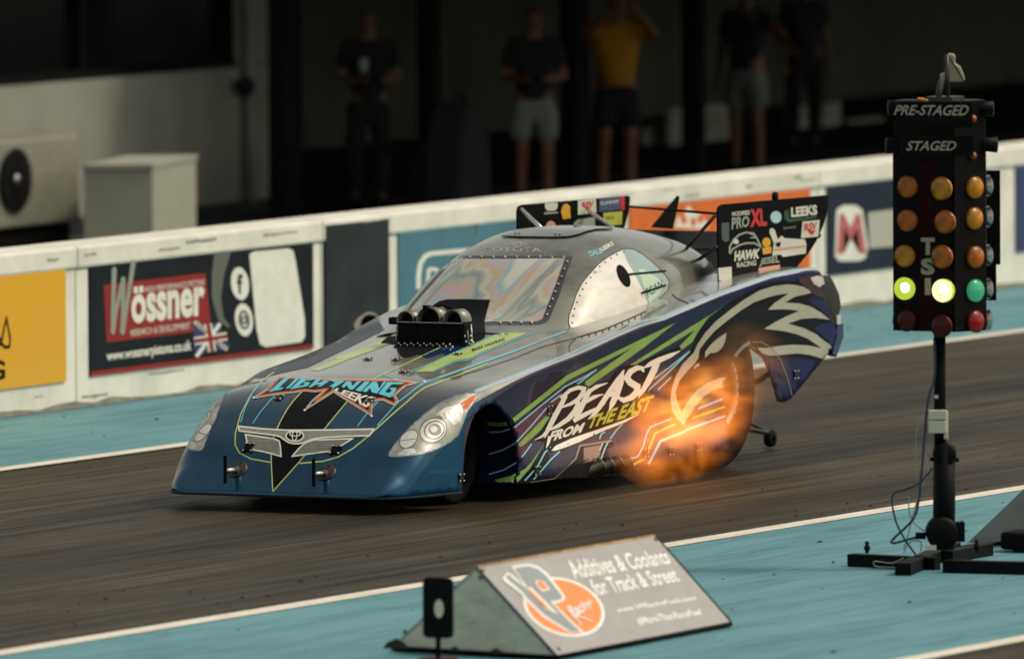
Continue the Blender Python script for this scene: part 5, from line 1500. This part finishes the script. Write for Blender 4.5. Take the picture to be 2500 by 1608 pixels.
wp('end_panel', [Bq-e*.2+Vector((0, .012, 0)), Dq-e*.2-Vector((0, .012, 0)), RB-e*.2-Vector((0, 0, .012))], Vector((-.015, 0, 0)), wedge_end)
k = Vector((0, 0, -.026))
for a, b in ((A, Bq), (Cq, Dq), (A, Cq), (Bq, Dq)):
    MB().tube([a-L0+Vector((0, 0, -.012)), b-L0+Vector((0, 0, -.012))], .014, 6).build('base_trim', blackmatte, t)
MB().tube([RA-L0+Vector((0, 0, .0)), RB-L0+Vector((0, 0, 0))], .007, 6).build('ridge_trim', mat('worn_edge', (.42, .22, .06), .6, var=.4, scale=20), t)
MB().tube([A-L0, RA-L0], .006, 6).build('edge_trim', darkgrey, t)
MB().tube([Bq-L0, RB-L0], .007, 6).build('edge_trim', darkgrey, t)
nrm = (Bq-A).cross(RA-A).normalized()
if nrm.y > 0: nrm = -nrm
def onface(p, lay):
    d = ray(p); tt = (A-CAM).dot(nrm)/d.dot(nrm)
    return CAM + d*tt + nrm*(.0015*lay)
def fprint(poly, m, lay, name='print', F=None):
    if F is None: V, F = fill2d(poly, 6)
    else: V = poly
    return link(name, pymesh(name, [onface(p, lay)-L0 for p in V], F), m, t)
def ftext(s, quad, m, lay, **kk):
    V, F = text2d(s, **kk)
    return fprint(quadmap(V, quad), m, lay, 'lettering', F)
so_ = mat('sign_orange', (.80, .25, .06), .5)
sg_ = mat('sign_grey', (.27, .285, .29), .5)
sw_ = mat('sign_white', (.84, .83, .79), .5)
# Q: big disc, tilted as the face is seen
disc = [(1187, 495)]
def ring(c, u, v, n=36): return [(c[0]+u[0]*math.cos(a)+v[0]*math.sin(a), c[1]+u[1]*math.cos(a)+v[1]*math.sin(a)) for a in [2*math.pi*i/n for i in range(n)]]
fprint(z7(*ring((1187, 535), (190, 165), (185, -100))), sw_, 1)
fprint(z7(*ring((1187, 535), (176, 152), (171, -92))), so_, 2)
fprint(z7((787, 350), (822, 312), (865, 340), (930, 400), (850, 285), (848, 272), (960, 258), (1020, 275), (1080, 320), (1140, 400), (1180, 450), (1195, 480), (1170, 505), (1120, 515), (1225, 620), (1320, 705), (1215, 700), (1050, 600), (930, 485), (905, 450), (800, 370)), sw_, 3)
fprint(z7((805, 347), (825, 325), (880, 372), (960, 425), (935, 390), (860, 285), (955, 272), (1015, 290), (1070, 335), (1130, 410), (1165, 455), (1178, 478), (1155, 495), (1095, 500), (1210, 620), (1295, 700), (1225, 695), (1060, 590), (945, 480), (915, 440)), sg_, 4)
fprint(z7((1000, 365), (1050, 372), (1095, 425), (1040, 440), (1005, 395)), sw_, 5)
fprint(z7((1010, 370), (1045, 377), (1080, 420), (1042, 430), (1012, 395)), so_, 6)
fprint(z7((965, 410), (1150, 590), (1060, 545), (940, 425)), sw_, 5)
fprint(z7((955, 420), (1100, 560), (1040, 530), (945, 425)), so_, 6)
ftext('Racing', z7((1190, 540), (1350, 480), (1385, 540), (1265, 640)), sw_, 5, shear=.3, bold=.02)
V, F = strip2d(z7((1210, 560), (1240, 590), (1300, 660)), 2.4, 6); fprint(V, sw_, 6, 'lettering', F)
V, F = strip2d(z7((1235, 600), (1310, 610), (1365, 632)), 2.4, 6); fprint(V, sw_, 6.3, 'lettering', F)
ftext('Additives & Coolants', z7((1190, 235), (1840, 155), (1885, 255), (1262, 355)), sw_, 2, bold=.02)
ftext('for Track & Street', z7((1340, 360), (1890, 275), (1945, 370), (1400, 465)), sw_, 2, bold=.02)
ftext('www.VPRacingFuels.com', z7((1515, 540), (2040, 460), (2050, 500), (1545, 585)), sw_, 2, bold=.02)
ftext('#MoreThanRaceFuel', z7((1650, 605), (2065, 545), (2085, 590), (1680, 660)), sw_, 2, bold=.02)
for q in ((660, 298), (1783, 98), (2255, 605), (1155, 808)):
    o_ = onface(z7(q)[0], 0)-L0
    MB().lathe(o_, nrm, [(0, .012), (.006, .010), (.007, 0)], 10).build('screw', darksteel, t)
endn = Vector((-1, 0, 0))
for q in ((648, 343), (1090, 798), (158, 695)):
    p = at(z7(q)[0], 0, A.x-.001)
    MB().lathe(p-L0, endn, [(0, .012), (.006, .010), (.007, 0)], 10).build('screw', darksteel, t)
for px, s in (((100, 780), 1.), ((750, 830), .7), ((480, 808), .45)):
    q = at(z7(px)[0], 0, A.x-.002)
    link('dirt_stain', pymesh('dirt_stain', [Vector((q.x, q.y+dy*s*1.6, max(.025, q.z+dz*s)))-L0 for dy, dz in ((-.05, -.02), (.05, -.02), (.035, .01), (0, .035), (-.03, .012))], [(0, 1, 2, 3, 4)]), mat('dirt_stain', (.03, .028, .02), .9), t)

# little reflector post in front of the wedge
p0 = at(dd((1022, 1548))[0], 2, 0.)
t = empty('reflector_post', (p0.x, p0.y, 0), label='small black post plate with round cream reflector in front of the wedge sign', cat='post')
tt_ = at(dd((1027, 1349))[0], 0, p0.x).z; tb_ = at(dd((1022, 1490))[0], 0, p0.x).z
yl = at(dd((990, 1420))[0], 0, p0.x).y - p0.y; yr = at(dd((1059, 1420))[0], 0, p0.x).y - p0.y
yc = (yl+yr)/2; hw = abs(yl-yr)/2; hz = (tt_-tb_)/2; zc2 = (tt_+tb_)/2
rr2 = .028
cor = []
for cx_, cz_, a0 in ((hw-rr2, hz-rr2, 0), (-hw+rr2, hz-rr2, 90), (-hw+rr2, -hz+rr2, 180), (hw-rr2, -hz+rr2, 270)):
    for i in range(5):
        a = math.radians(a0+22.5*i); cor.append((-.008, yc+cx_+rr2*math.cos(a), zc2+cz_+rr2*math.sin(a)))
MB().prism(cor, (.016, 0, 0)).build('plate', black, t)
rz = at(z7((378, 545))[0], 0, p0.x-.01)
MB().prism([(-.009, rz.y-p0.y+.026*math.cos(a), rz.z+.047*math.sin(a)) for a in [2*math.pi*i/24 for i in range(24)]], (-.004, 0, 0)).build('reflector', mat('cream_reflector', (.70, .66, .50), .3), t)
MB().tube([(0, yc*.6, 0), (0, yc, tb_+.02)], .014, 10).build('stem', blackmatte, t)
MB().box((0, yc*.6, .012), (.14, .16, .024)).build('base', mat('dark_red_base', (.06, .01, .01), .6), t)

# second grey wedge and a black box at the right edge
t = empty('wedge_sign', (-1.3, -5.0, 0), label='plain grey sloping sign cut off by the right edge behind the starting tree', cat='sign')
L0 = Vector(t.location)
w0 = at(dd((2262, 1268))[0], 2, .01); x1 = w0.x
w1 = Vector((x1, w0.y-1.05, .01)); wr_ = Vector((x1, w0.y-.5, .46))
wl_ = 2.2
e = Vector((wl_, 0, 0))
wp2 = lambda name, V, F, m: link(name, pymesh(name, [v-L0 for v in V], F), m, t)
ge = mat('grey_wedge_panel', (.24, .225, .205), .7, var=.08, scale=8)
wp2('end_panel', [w0, w1, wr_], [(0, 1, 2)], ge); wp2('face', [w1, w1+e, wr_+e, wr_], [(0, 1, 2, 3)], ge); wp2('back', [w0, wr_, wr_+e, w0+e], [(0, 1, 2, 3)], ge)
q = at(dd((2368, 1290))[0], 2, 0)
t = empty('black_box', (q.x, q.y, 0), label='low black electrical box on the blue ground right of the starting tree', cat='box')
MB().box((.08, -.1, .065), (.22, .34, .10)).build('case', black, t, bevel=.02)
MB().box((.0, -.15, .085), (.012, .10, .012)).build('strip', palest, t)
for k in (-1, 1): MB().tube([(.08, -.1+k*.12, 0), (.08, -.1+k*.12, .02)], .015).build('foot', black, t)
MB().tube([(.0, .05, .05), (-.1, .18, .04), (-.15, .30, .02)], .012).build('cable', black, t)

# ------------------------------------------------------------------ the starting tree
TX, TY = -3.23, -5.40
t = empty('starting_light_tree', (TX, TY, 0), label='tall black starting light tree with amber, green and red lamps on a pole', cat='traffic light')
T0 = Vector((TX, TY, 0))
u = Vector((math.sin(PSI), -math.cos(PSI), 0)); v = Vector((-math.cos(PSI), -math.sin(PSI), 0)); zz = Vector((0, 0, 1))
def tz(py, off=0.): return at((2296, py), 1, TY).z if False else (lambda h: h.z)(T_on((2296, py), off))
def T_on(p, off):
    """point on the vertical plane through the tree facing the camera"""
    d = ray(p); k = (T0+v*off-CAM).dot(v)/d.dot(v); return CAM+d*k
def uv(p, off=0.):
    q = T_on(p, off)-T0; return q.dot(u), q.z
ztop = uv((2296, 245))[1]; zbot = uv((2296, 806))[1]
prof5 = [(-.262, .0), (.075, .17), (.255, .01), (.20, -.17), (-.20, -.17)]
boxm = mat('tree_black', (.002, .0018, .0018), .5, var=.3, spec=.1)
cb = empty('lamp_housing'); cb.parent = t
MB().prism([u*a+v*b+zz*zbot for a, b in prof5], zz*(ztop-zbot)).build('cabinet', boxm, t)
n1_ = (u*-.17+v*.337).normalized(); f1 = (u*.337+v*.17).normalized()
n2_ = (u*.16+v*.18).normalized()
# dark red centre strip carrying the maker's letters
s0 = uv((2262, 400)); 
def onleft(p, lay=0):
    d = ray(p); o = T0+u*-.262; k = (o-CAM).dot(n1_)/d.dot(n1_); return CAM+d*k+n1_*(.002+.0015*lay)-T0
strip = z5((385, 600), (452, 600), (452, 1440), (385, 1440))
link('centre_strip', pymesh('centre_strip', [onleft(p) for p in strip], [(0, 1, 2, 3)]), mat('oxblood_strip', (.018, .0015, .001), .6, var=.3, spec=.08), t)
wl2 = mat('tree_lettering', (.31, .30, .24), .6, spec=.2)
for ch_, q in (('T', z5((388, 985), (458, 985), (458, 1072), (388, 1072))), ('S', z5((388, 1088), (458, 1088), (458, 1172), (388, 1172))), ('I', z5((408, 1187), (438, 1187), (438, 1272), (408, 1272)))):
    V, F = text2d(ch_, 0, .05)
    link('lettering', pymesh('lettering', [onleft(p, 2) for p in quadmap(V, q)], F), wl2, t)
bpy.data.objects.remove(cb)
# name boards
for y0, y1, x0, x1, txt, q in ((305, 432, 262, 645, 'PRE-STAGED', ((258, 322), (628, 322), (622, 375), (250, 372))), (478, 575, 285, 650, 'STAGED', ((318, 502), (566, 502), (560, 550), (312, 550)))):
    a = uv(z5((x0, y0))[0], .19); c = uv(z5((x1, y1))[0], .19)
    MB().prism([u*a[0]+v*.17+zz*c[1], u*c[0]+v*.17+zz*c[1], u*c[0]+v*.17+zz*a[1], u*a[0]+v*.17+zz*a[1]], v*.02).build('name_board', boxm, t)
    V, F = text2d(txt, .22, .015)
    link('lettering', pymesh('lettering', [T_on(p, .1925)-T0 for p in quadmap(V, z5(*q))], F), wl2, t)
for q in ((722, 340), (240, 522), (742, 520), (250, 335)):
    c = T_on(z5(q)[0], 0)-T0; s = 1 if q[0] > 490 else -1
    MB().lathe(c-u*s*.06, u*s+v*.2, [(0, .035), (.09, .045), (.095, .0)], 14).build('side_lamp', boxm, t)
amber = mat('amber_glass', (.36, .145, .006), .35, coat=.25, var=.5, scale=11, spec=.3)
amber2 = mat('orange_glass', (.30, .080, .005), .35, coat=.25, var=.5, scale=11, spec=.3)
redg = mat('red_glass', (.045, .0012, .0015), .4, coat=.1, var=.4, scale=11, spec=.2)
redg2 = mat('bright_red_glass', (.22, .004, .005), .35, coat=.25, var=.4, scale=11, spec=.3)
greeng = emis('green_glass', (.10, .62, .30), .22, (.02, .22, .12))
litring = emis('lit_green_glass', (.60, .74, .06), .62, (.2, .25, .02))
hot = emis('lamp_filament', (1., .97, .78), 9.)
glow = emis('lit_bulb_glow', (.98, .94, .28), 1.9)
for q in ((648, 390), (648, 575)):
    c = T_on(z5(q)[0], .10)-T0
    MB().ball(c, .022, 8).build('stage_bulb', amber2, t)
def lamp(px, n, r, m, lit=None, off=.17):
    c = T_on(z5(px)[0], off)-T0
    lm = empty('lamp', tuple(c)); lm.parent = t
    MB().lathe((0, 0, 0), n, [(-.10, .022), (-.075, .03), (-.03, r*.86), (-.004, r*.99)], 24).build('bulb_shell', black, lm)
    MB().lathe((0, 0, 0), n, [(-.012, r*1.0), (.004, r*1.02), (.008, r*.97)], 24).build('bezel', m, lm)
    MB().lathe((0, 0, 0), n, [(.002, r*.985), (.012, r*.8), (.02, r*.45), (.023, .001)], 24).build('lens', m, lm)
    if lit:
        w_ = v
        MB().lathe(n*.028+(u*lit[1]+zz*lit[2])*r, n, [(-.002, lit[0]*r), (.003, lit[0]*r*.8), (.004, 0.001)], 20).build('filament', hot, lm)
        if lit[3]:
            MB().lathe(n*.020, n, [(.0, r*.95), (.006, r*.80), (.006, r*.58), (.0, r*.50)], 24).build('glow_ring', glow, lm)
nL = n1_; nR = n2_
R_ = .061
for i, (yl_, ym_, yr_) in enumerate(((730, 740, 735), (900, 907, 890), (1077, 1081, 1083), (1240, 1250, 1250), (1400, 1428, 1405))):
    ms_ = [(amber2, amber, amber), (amber2, amber2, amber), (amber, amber2, amber2), (litring, litring, greeng), (redg, redg, redg2)][i]
    xs_ = [(318, 488, 661), (317, 506, 659), (304, 491, 664), (304, 500, 663), (314, 488, 665)][i]
    lamp((xs_[0], yl_), nL, R_, ms_[0], (.42, .22, .10, False) if i == 3 else None, .05)
    lamp((xs_[1], ym_), nL, R_*1.04, ms_[1], (.36, .10, .05, True) if i == 3 else None, .19)
    lamp((xs_[2], yr_), nR, R_, ms_[2], (.26, -.30, .10, False) if i == 3 else None, .08)
    # lamps of the other side seen edge-on
    c = T_on(z5((725, yr_-10))[0], -.06)-T0
    lm = empty('lamp', tuple(c)); lm.parent = t
    nn = (u*.95-v*.3).normalized()
    MB().lathe((0, 0, 0), nn, [(-.08, .02), (-.02, R_*.85), (.0, R_)], 20).build('bulb_shell', alum, lm)
    MB().lathe((0, 0, 0), nn, [(0, R_), (.014, R_*.7), (.02, .001)], 20).build('lens', mat('edge_lens', (.14, .17, .17), .3, var=.5, scale=10), lm)
    c = T_on(z5((262, yl_))[0], -.04)-T0
    if i in (2, 4):
        lm = empty('lamp', tuple(c)); lm.parent = t
        nn = (-u*.95+v*.15).normalized()
        MB().lathe((0, 0, 0), nn, [(-.08, .02), (-.02, R_*.7), (.0, R_*.8)], 20).build('bulb_shell', darksteel, lm)
        MB().lathe((0, 0, 0), nn, [(0, R_*.8), (.014, R_*.5), (.02, .001)], 20).build('lens', amber2 if i == 2 else redg, lm)
# tall black back panel on the right
a = uv(z5((715, 650))[0], -.12); c = uv(z5((785, 1120))[0], -.12)
MB().prism([u*a[0]-v*.12+zz*c[1], u*c[0]-v*.12+zz*c[1], u*c[0]-v*.12+zz*a[1], u*a[0]-v*.12+zz*a[1]], -v*.05).build('rear_panel', boxm, t)
a = uv(z5((700, 1100))[0], -.12); c = uv(z5((765, 1300))[0], -.12)
MB().prism([u*a[0]-v*.125+zz*c[1], u*c[0]-v*.125+zz*c[1], u*c[0]-v*.125+zz*a[1], u*a[0]-v*.125+zz*a[1]], -v*.05).build('rear_panel', boxm, t)
# floodlight and mast on top
def tp(p, off=0.): return T_on(z5(p)[0], off)-T0
MB().tube([tp((522, 300)), tp((515, 70))], .014, 8).build('mast', darksteel, t)
MB().tube([tp((470, 300)), tp((490, 200))], .02, 6).build('mast_bracket', mat('dull_olive', (.05, .05, .04), .6), t)
a = [tp(p, .0) for p in ((522, 64), (555, 66), (561, 80), (558, 112), (585, 130), (600, 165), (607, 195), (604, 208), (528, 208), (485, 208), (484, 165), (515, 160))]
MB().prism(a, -v*.08).build('floodlight', mat('floodlight_cream', (.30, .28, .20), .5), t, bevel=.01)
MB().tube([tp((530, 85), .02), tp((605, 205), .02)], .004, 6).build('flood_cable', blackmatte, t)
a = uv(z5((430, 278))[0]); c = uv(z5((585, 306))[0])
MB().box(u*((a[0]+c[0])/2)+zz*((a[1]+c[1])/2), (.16, .16, a[1]-c[1])).build('mast_base', darksteel, t)
MB().lathe(tp((395, 296), .1), u+zz*-.2, [(-.03, .008), (0, .012), (.03, .008)], 8).build('loose_bulb', amber, t)
# pole, hinge, junction box, feet
def t6(p, off=0.): return T_on(z6(p)[0], off)-T0
MB().tube([t6((612, 10)), t6((614, 700))], .033, 14).build('pole', black, t)
MB().tube([t6((640, 690)), t6((636, 1300))], .062, 14).build('lower_mast', black, t)
h = t6((640, 740)); MB().lathe(h-v*.04, v, [(0, .065), (.09, .065), (.1, .05), (.1, 0)], 20).build('hinge', black, t)
MB().tube([t6((555, 770)), t6((725, 775))], .012, 8).build('hinge_pin', blackmatte, t)
jb = mat('junction_cream', (.50, .47, .36), .5, var=.06)
j0 = t6((598, 510), .05); MB().box(j0, (.10, .06, .052), Matrix.Rotation(PSI-math.pi/2, 3, 'Z')).build('junction_box', jb, t, bevel=.004)
j1 = t6((598, 580), .05); MB().box(j1, (.10, .06, .070), Matrix.Rotation(PSI-math.pi/2, 3, 'Z')).build('junction_box', jb, t, bevel=.006)
MB().box(t6((645, 570), .0), (.03, .05, .16), Matrix.Rotation(PSI-math.pi/2, 3, 'Z')).build('junction_box', jb, t, bevel=.006)
MB().box(t6((592, 404), .04), (.02, .01, .018), Matrix.Rotation(PSI-math.pi/2, 3, 'Z')).build('tape', palest, t)
RZ = Matrix.Rotation(PSI-math.pi/2, 3, 'Z')
MB().lathe(t6((625, 1200), .0)-v*.1, v, [(0, .09), (.2, .09), (.21, .07), (.21, 0)], 24).build('winch_drum', black, t)
MB().box(t6((732, 1195), .06), (.05, .08, .11), RZ).build('control_box', black, t, bevel=.004)
MB().box(t6((560, 1290), .12), (.06, .02, .026), RZ).build('label_plate', palest, t)
MB().tube([t6((470, 1220), .05), t6((530, 1220), .05)], [.02, .02], 10).build('winch_handle', black, t)
def foot(p0, p1, wdt=.07):
    a = at(z6(p0)[0], 2, .0)-T0; b = at(z6(p1)[0], 2, .0)-T0
    d = (b-a); L = d.length; d.normalize(); s = Vector((-d.y, d.x, 0))*wdt/2
    pts = [a-s, b-s, b+s, a+s]
    MB().prism(pts, zz*.07).build('foot_beam', black, t, bevel=.005)
foot((85, 1398), (600, 1420)); foot((395, 1455), (690, 1330), .09); foot((640, 1435), (1250, 1450), .08); foot((650, 1380), (890, 1335), .08)
for q in ((185, 1290), (830, 1280)):
    p = at(z6(q)[0], 2, .09)-T0
    MB().tube([p+zz*-.03, p+zz*.035], .012, 8).build('levelling_bolt', black, t)
    MB().tube([p+zz*-.012, p+zz*.008], .02, 6).build('levelling_nut', black, t)
cabb = mat('blue_cable', (.012, .03, .07), .5)
cabw = mat('pale_cable', (.30, .29, .22), .6)
def cable(pts, r, m, off=.05):
    P = [t6(p, off) for p in pts]
    P = [Vector((p.x, p.y, max(p.z, .012))) for p in P]
    # smooth
    Q = []
    for i in range(len(P)-1):
        a = P[max(i-1, 0)]; b = P[i]; c = P[i+1]; d = P[min(i+2, len(P)-1)]
        for k in range(6):
            s = k/6
            Q.append(.5*((2*b)+(c-a)*s+(2*a-5*b+4*c-d)*s*s+(3*b-a-3*c+d)*s**3))
    Q.append(P[-1])
    MB().tube(Q, r, 6).build('cable', m, t)
cable([(580, 60), (582, 280), (545, 420), (525, 600), (505, 850), (485, 1030), (450, 1130), (325, 1260), (470, 1230)], .0075, cabb)
cable([(570, 820), (500, 905), (420, 945), (335, 985), (350, 1120), (400, 1230), (470, 1330)], .006, cabb)
cable([(430, 985), (440, 1110), (520, 1190), (640, 1202)], .004, cabw)
cable([(500, 540), (475, 620), (470, 800), (480, 900)], .003, cabw)
cable([(550, 710), (530, 760), (545, 850), (500, 940), (430, 1200), (400, 1300)], .004, cabw)
cable([(400, 1320), (440, 1255), (500, 1255), (500, 1310)], .004, cabw)
cable([(350, 1420), (240, 1400), (230, 1370), (330, 1380), (400, 1350)], .004, cabw)
cable([(345, 1458), (260, 1475), (200, 1495)], .004, cabb)
